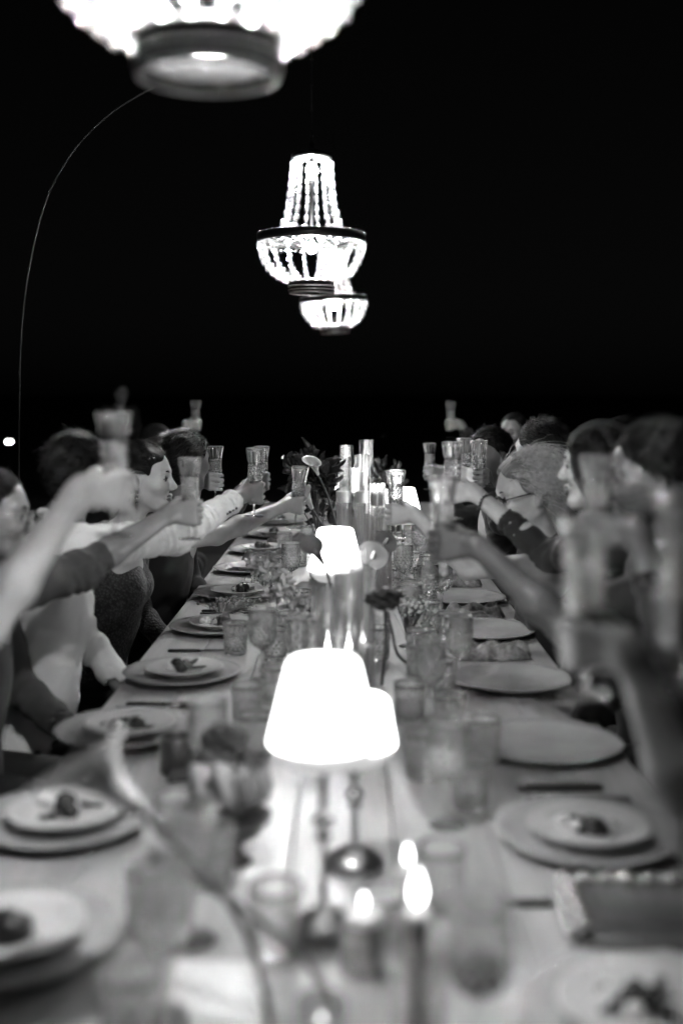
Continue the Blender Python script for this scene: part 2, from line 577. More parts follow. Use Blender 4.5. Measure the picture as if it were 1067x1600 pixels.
def grip(b, g, u, wd, hand, sc=1.0, rc=.012):
    """a hand closed round a stem at g: u runs up the stem, wd points back to the wrist"""
    u = Vector(u).normalized(); wd = (wd - u * wd.dot(u)).normalized()
    v = (-wd).cross(u) * (1 if hand == 'R' else -1)
    q = lambda w, s_, z: g + (wd * w + v * s_ + u * z) * sc
    W = q(.092, .006, -.004)
    heights = (.032, .011, -.010, -.029)
    lens = (.95, 1.05, 1.0, .82)
    rads = (.0088, .0090, .0086, .0076)
    for i in range(4):
        z, L, r = heights[i], lens[i], rads[i]
        sp = z * .62
        kn = q(.012 - (.004 if i in (0, 3) else 0), rc + .017, z)
        b.cap(q(.078, .010, sp * .55), kn, .0135 * sc, .0118 * sc, .014)
        a1 = q(-.026 * L, rc + .006, z - .003)
        a2 = q(-.026 * L, -rc - .001, z - .007)
        a3 = q(-.004, -rc - .0085, z - .010)
        b.cap(kn, a1, r * 1.12 * sc, r * 1.02 * sc, .004)
        b.cap(a1, a2, r * 1.02 * sc, r * .95 * sc, .003)
        b.cap(a2, a3, r * .95 * sc, r * .78 * sc, .003)
    b.ell(q(.050, -.002, .010), [.034 * sc, .018 * sc, .026 * sc], np.array([list(wd), list(v), list(u)], dtype=np.float32).T, .016)
    t0, t1, t2, t3 = q(.062, -.006, .018), q(.032, -.020, .034), q(.006, -.021, .043), q(-.018, -.014, .046)
    b.cap(t0, t1, .0145 * sc, .0115 * sc, .012)
    b.cap(t1, t2, .0112 * sc, .0098 * sc, .005)
    b.cap(t2, t3, .0098 * sc, .0076 * sc, .004)
    return W

def rest(b, W, fd, nd, hand, sc=1.0):
    """a relaxed hand: fd along the fingers, nd out of the back of the hand"""
    fd = Vector(fd).normalized(); nd = (Vector(nd) - fd * Vector(nd).dot(fd)).normalized()
    v = fd.cross(nd) * (1 if hand == 'R' else -1)      # towards the little finger
    q = lambda a, c, n: W + (fd * a + v * c + nd * n) * sc
    for i in range(4):
        c = (-.029, -.010, .010, .028)[i]; L = (.93, 1.05, .98, .78)[i]; r = (.0086, .0088, .0084, .0074)[i]
        kn = q(.088 - .004 * abs(i - 1), c, .004)
        b.cap(q(.008, c * .5, 0), kn, .013 * sc, .0115 * sc, .014)
        a1 = q(.088 + .040 * L, c * 1.12, -.006); a2 = q(.088 + .062 * L, c * 1.15, -.022); a3 = q(.088 + .072 * L, c * 1.15, -.040)
        b.cap(kn, a1, r * 1.1 * sc, r * sc, .004); b.cap(a1, a2, r * sc, r * .93 * sc, .003); b.cap(a2, a3, r * .93 * sc, r * .78 * sc, .003)
    b.cap(q(.018, -.020, -.006), q(.050, -.044, -.012), .0145 * sc, .011 * sc, .012)
    b.cap(q(.050, -.044, -.012), q(.078, -.050, -.020), .0108 * sc, .0092 * sc, .004)
    b.cap(q(.078, -.050, -.020), q(.100, -.046, -.028), .0092 * sc, .0074 * sc, .003)

def elbow(S, Wr, pole, l1=.285, l2=.255):
    d = Wr - S; L = d.length
    k = max(1.0, L / ((l1 + l2) * .992))
    l1, l2 = l1 * k, l2 * k
    a = (L * L + l1 * l1 - l2 * l2) / (2 * L)
    hgt = math.sqrt(max(l1 * l1 - a * a, 0))
    u = d / L
    p = pole - u * pole.dot(u)
    return S + u * a + p.normalized() * hgt

def folds(amp, wl=.05, seed=0):
    r = np.random.RandomState(seed)
    K = [(r.normal(size=3).astype(np.float32), r.uniform(0, 6.28)) for _ in range(4)]
    K = [(k / np.linalg.norm(k) * 2 * math.pi / wl * (.6 + .35 * i), ph) for i, (k, ph) in enumerate(K)]
    def f(P, D):
        m = np.abs(D) < .05
        X = P[m]
        w = np.zeros(len(X), np.float32)
        for i, (k, ph) in enumerate(K):
            w += np.sin(X @ k.astype(np.float32) + ph + 1.6 * w) / (1 + .5 * i)
        D[m] = D[m] + amp * (w * .5)
        return D
    return f

def sleeve_folds(S, E, Wd, amp):
    """creases that ring the arm, closest together at the elbow"""
    S, E, Wd = V3(S), V3(E), V3(Wd)
    def f(P, D):
        m = np.abs(D) < .04
        X = P[m]
        out = np.zeros(len(X), np.float32)
        for a, c in ((S, E), (E, Wd)):
            ab = c - a; L = float(np.linalg.norm(ab)); ab = ab / L
            t = (X - a) @ ab
            rad = np.linalg.norm(X - a - t[:, None] * ab, axis=1)
            inside = (t > 0) & (t < L) & (rad < .10)
            side = (X - a) @ np.array([.2, .3, .93], np.float32)
            ph = t * 2 * math.pi / .052 + side * 38 + 2.2 * np.sin(t * 31 + side * 21)
            fal = np.exp(-((X - E) ** 2).sum(1) / (.17 ** 2)) * .8 + .25
            s = np.sin(ph)
            out = np.where(inside, (np.abs(s) ** .7 * np.sign(s)) * fal, out)
        D[m] = D[m] + amp * out
        return D
    return f

PEOPLE = {}
def person(key, label, H, face, arms=(), t=None, skin='skin', cloth='black', hair='hair', style='short', female=False, neck='suit',
           res=.0055, cres=.009, P=None, standing=False, tilt=0.0, lower='black', group=None, lean=.14, hs=1.0, foldamp=.003, shx=.0, sw=.172):
    H = Vector(H)
    sgn = 1 if H.x > 0 else -1
    t = Vector(t).normalized() if t is not None else Vector((-sgn, 0, 0))
    h = Head(H, face, tilt, hs)
    right = t.cross(UP)
    fh = Vector((h.x.x, h.x.y, 0)).normalized()
    Nb = H - fh * .035 - t * .02 + UP * -.165 * hs
    if P is None:
        P = Vector((Nb.x - t.x * lean, Nb.y - t.y * lean, .96 if standing else .50))
    root = thing('person', label, 'person', (P.x, P.y, 0.0), 0, group)
    up = (Nb - P).normalized()
    org = Vector((P.x, P.y, 0))
    b, c = Body(), Body()
    add_head(b, h, female)
    b.cap(Nb - up * .02, h.p(-.02, 0, -.055), .056 if not female else .047, .052 if not female else .044, .03)
    b.ell(Nb - up * .13 + t * .0, (.085, .145, .13), np.array([list(t), list(right), list(up)], dtype=np.float32).T, .05)
    Rt = np.array([list(t), list(right), list(up)], dtype=np.float32).T
    tl = (Nb - P).length
    wf = .90 if female else 1.0
    c.ell(Nb - up * .19, (.115 * wf, .168 * wf, .20), Rt, .08)
    c.ell(P + up * tl * .40, (.108 * wf, .148 * wf, tl * .40), Rt, .08)
    c.ell(P, (.135, .178, .125), Rt, .08)
    if female:
        for q in (-1, 1): c.ell(Nb - up * .21 + t * .075 + right * q * .07, (.055, .06, .06), Rt, .04)
    l = Body()
    for q in (-1, 1):
        hip = P + right * q * .09
        if standing:
            kn = hip - UP * .44 + t * .02; ft = Vector((kn.x, kn.y, .08)) - t * .03
        else:
            kn = hip + t * .42 + UP * -.02; ft = Vector((kn.x, kn.y, .07)) - t * .06
        l.cap(hip, kn, .088, .062, .03); l.cap(kn, ft, .060, .042, .03)
        l.cap(Vector((ft.x, ft.y, .045)), Vector((ft.x, ft.y, .035)) + t * .17, .045, .034, .03)
    info = dict(root=root, head=h, org=org, b=b)
    sh = {}
    spec = {a['side']: a for a in arms}
    for sd in 'RL':
        a = spec.get(sd)
        q = 1 if sd == 'R' else -1
        S = Nb + right * q * sw * wf - up * .058
        if a is None:      # hand resting in the lap
            a = dict(side=sd, w=P + t * .30 + right * q * .07 + UP * .13, rest=(t - right * q * .4, UP))
        else:
            S = S + t * .035 + UP * .012
        if 'S' in a: S = Vector(a['S'])
        th = a.get('thick', 1.0) * (.88 if female else 1.0)
        sc = a.get('sc', .94 if female else 1.0)
        if 'g' in a:
            g = Vector(a['g']); u = Vector(a.get('u', UP))
            tgt = Vector(a['elbow']) if 'elbow' in a else S - UP * .12
            wd = (tgt - g)
            Wr = grip(b, g, u, wd, sd, sc, a.get('rc', .012))
        else:
            Wr = Vector(a['w']); rest(b, Wr, a['rest'][0], a['rest'][1], sd, sc)
        E = Vector(a['elbow']) if 'elbow' in a else elbow(S, Wr, Vector(a.get('pole', tuple(-UP * .9 + right * q * .45 - t * .15))))
        fm = E + (Wr - E) * .32
        b.cap(Nb - up * .085 + right * q * .06, S, .058 * th, .050 * th, .05)
        b.cap(S, E, .050 * th, .038 * th, .03)
        b.cap(E, fm, .037 * th, .041 * th, .02)
        b.cap(fm, Wr, .041 * th, .0255 * th, .02)
        b.cap(Wr, Wr + (Wr - E).normalized() * .02, .0255 * th, .024 * th, .012)
        cuff = a.get('sleeve', 1.9)
        if cuff > 0:
            c.cap(Nb - up * .085 + right * q * .05, S, .078 * wf, .066 * th, .05)
            if cuff <= 1:
                c.cap(S, S + (E - S) * cuff, .064 * th, .056 * th, .03, cut=True)
            else:
                e = E + (Wr - E) * (cuff - 1)
                c.cap(S, E, .064 * th, .054 * th, .03)
                c.cap(E, e, .054 * th, .040 * th, .02, cut=True)
                dr = (Wr - E).normalized()
                c.cap(e - dr * .03, e + dr * .05, .031 * th, .031 * th, .004, op='s')
            if foldamp: c.post.append(sleeve_folds(S, E, Wr, foldamp * 1.2))
        info[sd] = dict(S=S, E=E, W=Wr, g=a.get('g'), u=a.get('u', UP))
    # neckline
    if neck == 'suit':
        n2 = h.p(-.02, 0, -.05)
        for i in range(10):
            q0, q1 = 2 * math.pi * i / 10, 2 * math.pi * (i + 1) / 10
            R0 = .066 if not female else .060
            pt = lambda qq: Nb + t * R0 * math.cos(qq) * 1.05 + right * R0 * math.sin(qq) + up * (.012 - .035 * math.cos(qq))
            c.cap(pt(q0), pt(q1), .013, .013, .012)
        c.cap(Nb - up * .03, n2, .058 if not female else .05, .062, .006, op='s')
        c.cap(Nb - up * .02 + t * .07, Nb - up * .16 + t * .135, .030, .012, .01, op='s')
    else:                   # low neckline of a dress
        c.ell(Nb + up * .02 + t * .03, (.125, .118, .12), Rt, .01, 's')
    if foldamp: c.post.append(folds(foldamp, .10, hash(key) % 1000 if False else len(key) * 7 + ord(key[-1])))
    b.build('body', M[skin], root, res, org)
    c.build('dress' if female and neck != 'suit' else ('jacket' if not standing else 'coat'), M[cloth], root, cres, org)
    l.build('trousers', M[lower], root, .014, org)
    if neck == 'suit' and not female:
        sb = Body(); sb.ell(Nb - up * .125 + t * .028, (.088, .10, .14), Rt, .02)
        sb.cap(Nb - up * .02, Nb + up * .035 + fh * .012, .0605, .0585, .01, cut=True)
        sb.build('shirt', M['pale' if cloth in ('black', 'charcoal') else 'grey'], root, .010, org)
    hair_on(root, h, org, style, hair, res, key)
    if res < .0075: strands(info, style, hair, len(key) * 31 + ord(key[1]) * 7 + ord(key[0]), 4200 if res < .0051 else 2400)
    face_on(root, h, org, hair, female)
    PEOPLE[key] = info
    return info

def hair_on(root, h, org, style, hm, res, key):
    if style == 'bald': return
    s = h.s
    a = Body()
    th = {'short': .007, 'crop': .005, 'swept': .008, 'bun': .008, 'long': .010, 'curly': .011, 'bob': .013}.get(style, .008)
    a.ell(h.p(-.016, 0, .038), [(.098 + th) * s, (.077 + th) * s, (.086 + th) * s], h.R, .02)
    a.ell(h.p(-.045, 0, -.015), [(.062 + th) * s, (.064 + th * .7) * s, (.078 + th) * s], h.R, .03)
    r = np.random.RandomState(len(key) * 13 + ord(key[0]) + ord(key[-1]))
    ph = r.uniform(0, 6.28, 8)
    cutk = {'short': .004, 'crop': .000, 'swept': .008, 'bun': .010, 'long': .016, 'curly': .012, 'bob': .002}.get(style, .008)
    def post(P, D):
        L = h.local(P)
        x, y, z = L[:, 0], L[:, 1], L[:, 2]
        ang = np.arctan2(y, z + .02)
        w = np.sin(ang * 34 + 5 * x * 10 + ph[0] + 2 * np.sin(x * 60 + ph[1])) * .5 + np.sin(ang * 61 + x * 22 + ph[2]) * .35 + np.sin(x * 55 + y * 40 + ph[3]) * .5
        amp = {'curly': .0025, 'messy': .0015, 'short': .0010, 'crop': .0005, 'swept': .0009}.get(style, .0012)
        if style == 'curly':
            w = np.sin(x * 130 + ph[4] + 2 * np.sin(y * 80)) * np.sin(y * 140 + ph[5]) * np.sin(z * 120 + ph[6]) * 2
        D = D + amp * w
        pl = x * .80 - z * .60 - cutk + .006 * np.sin(ang * 9 + ph[7])
        ear = .040 - np.sqrt((x + .006) ** 2 + (z + .006) ** 2 + 0 * y)       # keep the ears clear
        D = np.maximum(D, pl)
        if style in ('short', 'crop', 'swept', 'bun', 'messy'):
            D = np.maximum(D, np.where(np.abs(y) > .055, ear, -1))
            D = np.maximum(D, -(z + .105))
        return D
    a.post.append(post)
    a.build('hair', M[hm], root, max(.0035, res * .8), org)
    e = Body()
    if style == 'bun':
        e.ell(h.p(-.135, 0, .045), (.045, .042, .042), h.R, .01)
    elif style == 'tail':
        pass
    elif style == 'swept':
        pass
    elif style in ('long', 'bob'):
        for q in (-1, 0, 1):
            dn = .20 if style == 'long' else .10
            e.cap(h.p(-.075, q * .05, -.02), h.p(-.085, q * .075, -.06 - dn * (.9 if q else 1)), .045, .030, .03)
    if style in ('pony', 'bob') or e.p:
        if e.p:
            def p2(P, D):
                L = h.local(P)
                return D + .004 * np.sin(L[:, 1] * 210 + 2 * np.sin(L[:, 2] * 40)) + .002 * np.sin(L[:, 1] * 420 + L[:, 0] * 180)
            e.post.append(p2)
            e.build('bun' if style == 'bun' else 'hair_length', M[hm], root, max(.0045, res), org)

def strands(info, style, hm, seed, n):
    """single hairs combed over the scalp: fine tubes in one mesh"""
    h, org, root = info['head'], info['org'], info['root']
    r = np.random.RandomState(seed)
    L0, lift, wild, step_n = {'messy': (.036, .16, .30, 6), 'short': (.045, .30, .25, 5), 'crop': (.016, .35, .2, 3), 'swept': (.075, .30, .15, 6), 'bun': (.11, .10, .06, 7),
                              'long': (.24, .10, .12, 9), 'curly': (.042, .42, .5, 6), 'bob': (.17, .36, .17, 8)}[style]
    d = r.normal(size=(n * 3, 3)); d /= np.linalg.norm(d, axis=1)[:, None]
    c = np.array([-.016, 0, .038]); th = .006
    rad = np.array([.098 + th, .077 + th, .086 + th])
    lo = np.where(d[:, 2:3] < 0, np.array([[.90, .95, 1.35]]), 1.0)
    P = c + d * rad * lo
    pl = P[:, 0] * .8 - P[:, 2] * .6
    ear = np.sqrt((P[:, 0] + .006) ** 2 + (P[:, 2] + .006) ** 2)
    ok = (pl < (-.004 if style == 'bob' else .006) + .005 * np.sin(np.arctan2(P[:, 1], P[:, 2]) * 9)) & (P[:, 2] > -.095) & ((np.abs(P[:, 1]) < .05) | (ear > .042))
    P = P[ok][:n]; k = len(P)
    N = (P - c) / rad ** 2; N /= np.linalg.norm(N, axis=1)[:, None]
    if style == 'bun': F = np.array([-.125, 0, .045]) - P
    elif style == 'bob': F = np.array([-.150, 0, -.075]) - P
    elif style == 'long': F = np.tile(np.array([-.35, 0, -1.0]), (k, 1)); F[:, 1] += .5 * np.sign(P[:, 1]) * (P[:, 2] > .05)
    elif style == 'curly': F = np.tile(np.array([-.2, 0, .4]), (k, 1)) + r.normal(size=(k, 3)) * .8
    else: F = np.tile(np.array([-1.0, 0, -.35]), (k, 1)); F[:, 1] += .25 * np.sin(P[:, 1] * 60)
    F = F / np.linalg.norm(F, axis=1)[:, None]
    L = L0 * r.uniform(.65, 1.2, k)
    rnd = r.normal(size=(k, 3)) * wild
    pts = [P]; X = P.copy()
    for i in range(step_n):
        u = i / step_n
        Nn = (X - c) / rad ** 2; Nn /= np.linalg.norm(Nn, axis=1)[:, None]
        if style in ('bun', 'bob'):
            F = (np.array([-.125, 0, .045]) if style == 'bun' else np.array([-.150, 0, -.075])) - X
            F /= np.maximum(np.linalg.norm(F, axis=1)[:, None], 1e-4)
        T = F - Nn * np.sum(F * Nn, axis=1)[:, None] * (.9 if style != 'long' else .6)
        T /= np.maximum(np.linalg.norm(T, axis=1)[:, None], .2)
        clump = np.stack([np.sin(X[:, 1] * 140 + X[:, 2] * 90), np.sin(X[:, 0] * 130 + X[:, 2] * 110 + 1), np.sin(X[:, 0] * 120 + X[:, 1] * 100 + 2)], -1) * .22
        X = X + (T + Nn * lift * (1 - 1.2 * u) + rnd * (.4 + u) + clump) * (L / step_n)[:, None]
        lev = np.sqrt(np.sum(((X - c) / (rad * np.where((X[:, 2:3] < c[2]), np.array([[.92, .97, 1.4]]), 1.0))) ** 2, axis=1))
        push = np.maximum(0, 1.02 - lev)
        X = X + Nn * (push * .085)[:, None]
        pts.append(X.copy())
    A = np.stack(pts, 1)                                   # hairs x points x 3, in the head's frame
    Wp = V3(h.H - org) + (A.reshape(-1, 3) * h.s) @ h.R.T
    A = Wp.reshape(k, step_n + 1, 3)
    tg = np.gradient(A, axis=1); tg /= np.maximum(np.linalg.norm(tg, axis=2)[..., None], 1e-6)
    ref = np.array([.31, .52, .79]); u1 = np.cross(tg, ref); u1 /= np.maximum(np.linalg.norm(u1, axis=2)[..., None], 1e-6)
    u2 = np.cross(tg, u1)
    base = .00105 if n > 2000 else .0014
    rr = base * np.linspace(1, .35, step_n + 1)[None, :, None] * r.uniform(.6, 1.2, (k, 1, 1))
    V = np.stack([A + (u1 * math.cos(q) + u2 * math.sin(q)) * rr for q in (0, 2.094, 4.189)], 2).reshape(-1, 3)
    i0 = (np.arange(k)[:, None, None] * (step_n + 1) + np.arange(step_n)[None, :, None]) * 3
    j = np.arange(3)[None, None, :]; j2 = (j + 1) % 3
    Q = np.stack([i0 + j, i0 + j2, i0 + 3 + j2, i0 + 3 + j], -1).reshape(-1, 4)
    me = bpy.data.meshes.new('hair strands')
    me.vertices.add(len(V)); me.vertices.foreach_set('co', V.astype(np.float32).ravel())
    me.loops.add(len(Q) * 4); me.loops.foreach_set('vertex_index', Q.astype(np.int32).ravel())
    me.polygons.add(len(Q)); me.polygons.foreach_set('loop_start', np.arange(0, len(Q) * 4, 4, dtype=np.int32))
    me.polygons.foreach_set('use_smooth', np.ones(len(Q), dtype=bool))
    me.materials.append(M[{'hair': 'lamphair', 'blonde': 'lightstrands', 'brown': 'brownstrands'}[hm]]); me.update(calc_edges=True)
    link('hair_strands', me, root)['kind'] = 'stuff'

def face_on(root, h, org, hm, female):
    for q in (-1, 1):
        m = MB()
        pts = [h.p(.090, q * .012, .024) - org, h.p(.089, q * .026, .030) - org, h.p(.078, q * .040, .029) - org, h.p(.066, q * .050, .022) - org]
        m.tube(pts, [.0026, .0034, .0028, .0012], 6)
        m.build('eyebrow', 'hair' if hm != 'blonde' else 'brown', root)
    for q in (-1, 1):
        m = MB()
        pts = [h.p(.0845, q * .019, .004) - org, h.p(.0885, q * .028, .0072) - org, h.p(.0855, q * .038, .0065) - org, h.p(.078, q * .046, .002) - org]
        m.tube(pts, [.0010, .0022, .0024, .0012] if female else [.0008, .0014, .0014, .0008], 5)
        m.build('eyelash', 'hair', root)
    if female:
        m = MB()
        m.tube([h.p(.0795, -.0225, -.0632) - org, h.p(.0905, -.010, -.0575) - org, h.p(.0945, 0, -.0582) - org, h.p(.0905, .010, -.0575) - org, h.p(.0795, .0225, -.0632) - org], [.002, .0052, .0060, .0052, .002], 8)
        m.build('upper_lip', 'lip', root); m = MB()
        m.tube([h.p(.0795, -.0205, -.0640) - org, h.p(.0895, -.010, -.0695) - org, h.p(.0925, 0, -.0705) - org, h.p(.0895, .010, -.0695) - org, h.p(.0795, .0205, -.0640) - org], [.002, .0060, .0070, .0060, .002], 8)
        m.build('lower_lip', 'lip', root)
    for q in (-1, 1):
        m = MB().ball(h.p(.0752, q * .031, .0035) - org, .0128 * h.s, 12, 8)
        m.build('eye', 'eye', root)

def spectacles(info, m='blackmetal', wire=.0014, rims=True):
    h, org, root = info['head'], info['org'], info['root']
    P = lambda x, y, z: h.p(x, y, z) - org
    f = MB()
    for q in (-1, 1):
        n = 18
        loop = [P(.104 - .006 * abs(math.cos(a)) * (1 if math.cos(a) > 0 else 0), q * (.034 + .0255 * math.cos(a)), .002 + .0185 * math.sin(a) * (1 if math.sin(a) > 0 else 1.05)) for a in [2 * math.pi * i / n for i in range(n + 1)]]
        f.tube(loop, wire, 6, False)
        f.tube([P(.098, q * .0595, .008), P(.06, q * .078, .010), P(-.004, q * .083, .012), P(-.026, q * .080, -.012)], wire, 6)
    f.tube([P(.104, -.0085, .004), P(.108, 0, .007), P(.104, .0085, .004)], wire, 6)
    e = f.build('eyeglasses', m, root)
    for q in (-1, 1):
        g = MB().lathe([(.0, 0), (.024, -.0006), (.0245, .0004), (.0, .0012)], 18)
        R = Matrix((h.y, h.z, h.x)).transposed()
        g.v = [tuple(P(.1015, q * .034, .002) + R @ Vector((p[0], p[1] * .74, p[2]))) for p in g.v]
        g.build('lens', 'clear', e)

def stray(info, n, hm, seed, length=.06, r=.0006, back=True):
    """loose strands that stand off the hairdo"""
    h, org, root = info['head'], info['org'], info['root']
    rd = random.Random(seed); m = MB()
    for i in range(n):
        a = rd.uniform(-1.5, 1.5); b0 = rd.uniform(-.4, 2.6)
        d = Vector((math.cos(b0), math.sin(a) * .9, abs(math.sin(b0)))).normalized()
        x0 = Vector((-.016 + d.x * .104, d.y * .084, .038 + d.z * .093))
        if x0.x * .8 - x0.z * .6 > .012: continue
        L = length * rd.uniform(.4, 1.3)
        fl = Vector((-.8, rd.uniform(-.5, .5), rd.uniform(-.2, .6)))
        pts = []
        for j in range(5):
            u = j / 4
            p = x0 + d * (L * u * .35) + fl * L * u * u * .8 + Vector((0, 0, -.4 * L * u * u)) + Vector((rd.uniform(-1, 1),) * 3) * .002
            pts.append(h.p(*p) - org)
        m.tube(pts, [r, r, r * .9, r * .7, r * .4], 3, False)
    o = m.build('stray_hair', hm, root); o['kind'] = 'stuff'

# ------------------------------------------------------------------ setting
g = MB(); g.add([(-400, -60, 0), (400, -60, 0), (400, 900, 0), (-400, 900, 0)], [(0, 1, 2, 3)])
o = g.build('ground', 'sand', smooth=False); o['kind'] = 'structure'

# ------------------------------------------------------------------ dining table of limed planks
TX0, TX1, TY0, TY1 = -.634, .606, .30, 8.45
tb = thing('dining_table', 'long limed wood dining table running away into the dark', 'table', ((TX0 + TX1) / 2, (TY0 + TY1) / 2, 0))
npl = 7
pw = (TX1 - TX0) / npl
rd = random.Random(4)
for i in range(npl):
    m = MB().box((0, 0, 0), (pw - .0013, TY1 - TY0, .036), .0025)
    p = m.build('plank', 'table', tb, False, loc=(TX0 + pw * (i + .5) - tb.location.x, 0, TZ - .018 + rd.uniform(-.0006, .0006)))
m = MB()
for s in (-1, 1): m.box((s * .53, 0, TZ - .08), (.03, TY1 - TY0 - .2, .085), .004)
for s in (-1, 1): m.box((0, s * (TY1 - TY0 - .2) / 2, TZ - .08), (1.03, .03, .085), .004)
m.build('apron', 'table', tb, False)
for s in (-1, 1):
    for k in range(5):
        MB().box((s * .50, -3.8 + k * 1.9, (TZ - .123) / 2), (.07, .07, TZ - .123), .006).build('leg', 'table', tb, False)

# dark benches under the seated guests
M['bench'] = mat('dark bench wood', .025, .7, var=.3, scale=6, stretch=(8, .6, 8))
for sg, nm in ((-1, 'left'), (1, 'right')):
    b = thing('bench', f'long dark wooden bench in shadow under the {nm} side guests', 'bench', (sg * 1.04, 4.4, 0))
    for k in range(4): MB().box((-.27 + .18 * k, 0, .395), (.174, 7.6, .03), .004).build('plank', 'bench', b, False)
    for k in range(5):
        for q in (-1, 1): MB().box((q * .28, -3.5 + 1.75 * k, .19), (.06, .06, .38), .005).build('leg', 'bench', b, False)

# ------------------------------------------------------------------ chandeliers
def interp(tab, u):
    for (a, p), (b, q) in zip(tab, tab[1:]):
        if u <= b: return p + (q - p) * (u - a) / (b - a)
    return tab[-1][1]
bead_me = MB().ball((0, 0, 0), .0130, 8, 4, 1.2).mesh('bead', 'bead')
bead_sm = MB().ball((0, 0, 0), .0095, 6, 4).mesh('small bead', 'bead')
# heights relative to the ring
UPPER = [(0, .148), (.02, .162), (.07, .135), (.15, .113), (.25, .100), (.36, .090)]
UPPER = [(.012, .172), (.05, .145), (.10, .126), (.18, .110), (.27, .099), (.37, .091)]
LOWER = [(-.205, .110), (-.197, .135), (-.178, .172), (-.145, .208), (-.10, .234), (-.05, .247), (-.012, .249)]
def chandelier(label, X, Y, zring, rz, singles, tilt=(0, 0)):
    c = thing('chandelier', label, 'chandelier', (X, Y, zring), rz, 'bead chandeliers over the table')
    c.rotation_euler = (tilt[0], tilt[1], rz)
    m = MB().lathe([(.243, -.020), (.253, -.020), (.255, .018), (.247, .018)], 64, close=True)
    m.build('ring', 'blackmetal', c)
    m = MB()
    for i in range(40):
        a = 2 * math.pi * i / 40; m.ball((.255 * math.cos(a), .255 * math.sin(a), .020), .0045, 6, 4)
    m.build('stud_trim', 'chrome', c)
    m = MB().lathe([(.080, .375), (.096, .375), (.097, .392), (.070, .400), (.03, .415), (.012, .418), (.012, .45), (0, .452)], 36)
    m.build('crown', 'blackmetal', c)
    m = MB()
    m.torus((0, 0, -.230), .1085, .0040, 48, 8); m.torus((0, 0, -.246), .1075, .0036, 48, 8); m.torus((0, 0, -.2585), .1040, .0040, 48, 8)
    m.torus((0, 0, -.204), .108, .005, 48, 8)
    MB().lathe([(.0995, -.258), (.1035, -.258), (.1065, -.204), (.1025, -.204)], 48, close=True).build('band', 'soot', c)
    m.build('bottom_ring', 'brass', c)
    m = MB().tube([(0, 0, .41), (0, 0, .02)], .008, 8)
    for i in range(4):
        a = 2 * math.pi * i / 4 + .4
        m.tube([(0, 0, .03), (.12 * math.cos(a), .12 * math.sin(a), -.03), (.245 * math.cos(a), .245 * math.sin(a), 0)], .005, 6)
    m.build('frame', 'blackmetal', c)
    m = MB()
    for i in range(60):
        a = 2 * math.pi * i / 60; m.ball((.250 * math.cos(a), .250 * math.sin(a), -.030 - .006 * (i % 2)), .0095, 8, 5)
    t = m.build('bead_trim', 'bead', c); t['kind'] = 'stuff'
    rr = random.Random(int(Y * 10))
    def strand(tab, n, k, z0, z1, ph, me_big):
        for i in range(n):
            a0 = 2 * math.pi * (i + ph) / n
            a0 += rr.uniform(-.012, .012)
            m = MB()
            path = []
            for j in range(14):
                z = z0 + (z1 - z0) * j / 13; r = interp(tab, z); path.append((r * math.cos(a0), r * math.sin(a0), z))
            m.tube(path, .0012, 4)
            L = [0.0]
            for p, q in zip(path, path[1:]): L.append(L[-1] + (Vector(q) - Vector(p)).length)
            pos = []
            for j in range(k):
                s = L[-1] * (j + .5) / k
                for w in range(13):
                    if L[w + 1] >= s: break
                f = (s - L[w]) / (L[w + 1] - L[w])
                pos.append(Vector(path[w]).lerp(Vector(path[w + 1]), f))
            for p, q in zip(pos, pos[1:]): m.ball((p + q) / 2, .0042, 6, 4)
            if not singles:
                for p in pos: m.ball(p, .0130, 8, 5, 1.2)
            st = m.build('bead_strand', 'bead', c)
            if singles:
                for p in pos:
                    link('bead', bead_me, st, p, (rr.uniform(-.3, .3), rr.uniform(-.3, .3), rr.uniform(0, 3)), rr.uniform(.93, 1.06))
    strand(UPPER, 16, 8, .368, .014, .5, bead_me)
    strand(LOWER, 20, 7, -.036, -.204, .5, bead_me)
    for i in range(5):
        a = 2 * math.pi * (i + .2) / 5
        x, y = .135 * math.cos(a), .135 * math.sin(a)
        h = MB().tube([(x, y, .010), (x, y, -.016)], .009, 10).tube([(x * .3, y * .3, .02), (x, y, -.02)], .004, 6).build('lamp_holder', 'blackmetal', c)
        MB().lathe([(.006, -.016), (.014, -.024), (.022, -.042), (.021, -.056), (.012, -.068), (0, -.072)], 12).build('bulb', 'bulb', h)
    MB().lathe([(.003, .27), (.014, .285), (.022, .31), (.022, .325), (.012, .348), (.004, .352)], 12).build('bulb', 'bulb', c)
    return c
CH = at(487, 372, 5.42)
chandelier('large blurred bead chandelier cut off by the top edge, nearest of the three', (325 - VX) * 1.72 / F, 1.72, CH.z, .12, True)
chandelier('tall black ringed bead chandelier hanging in the middle, in sharp focus', CH.x, 5.42, CH.z, .034, True)
chandelier('smallest farthest bead chandelier, partly hidden below the middle one', (521 - VX) * 8.85 / F, 8.85, CH.z - .01, .015, False, (0, math.radians(-3)))
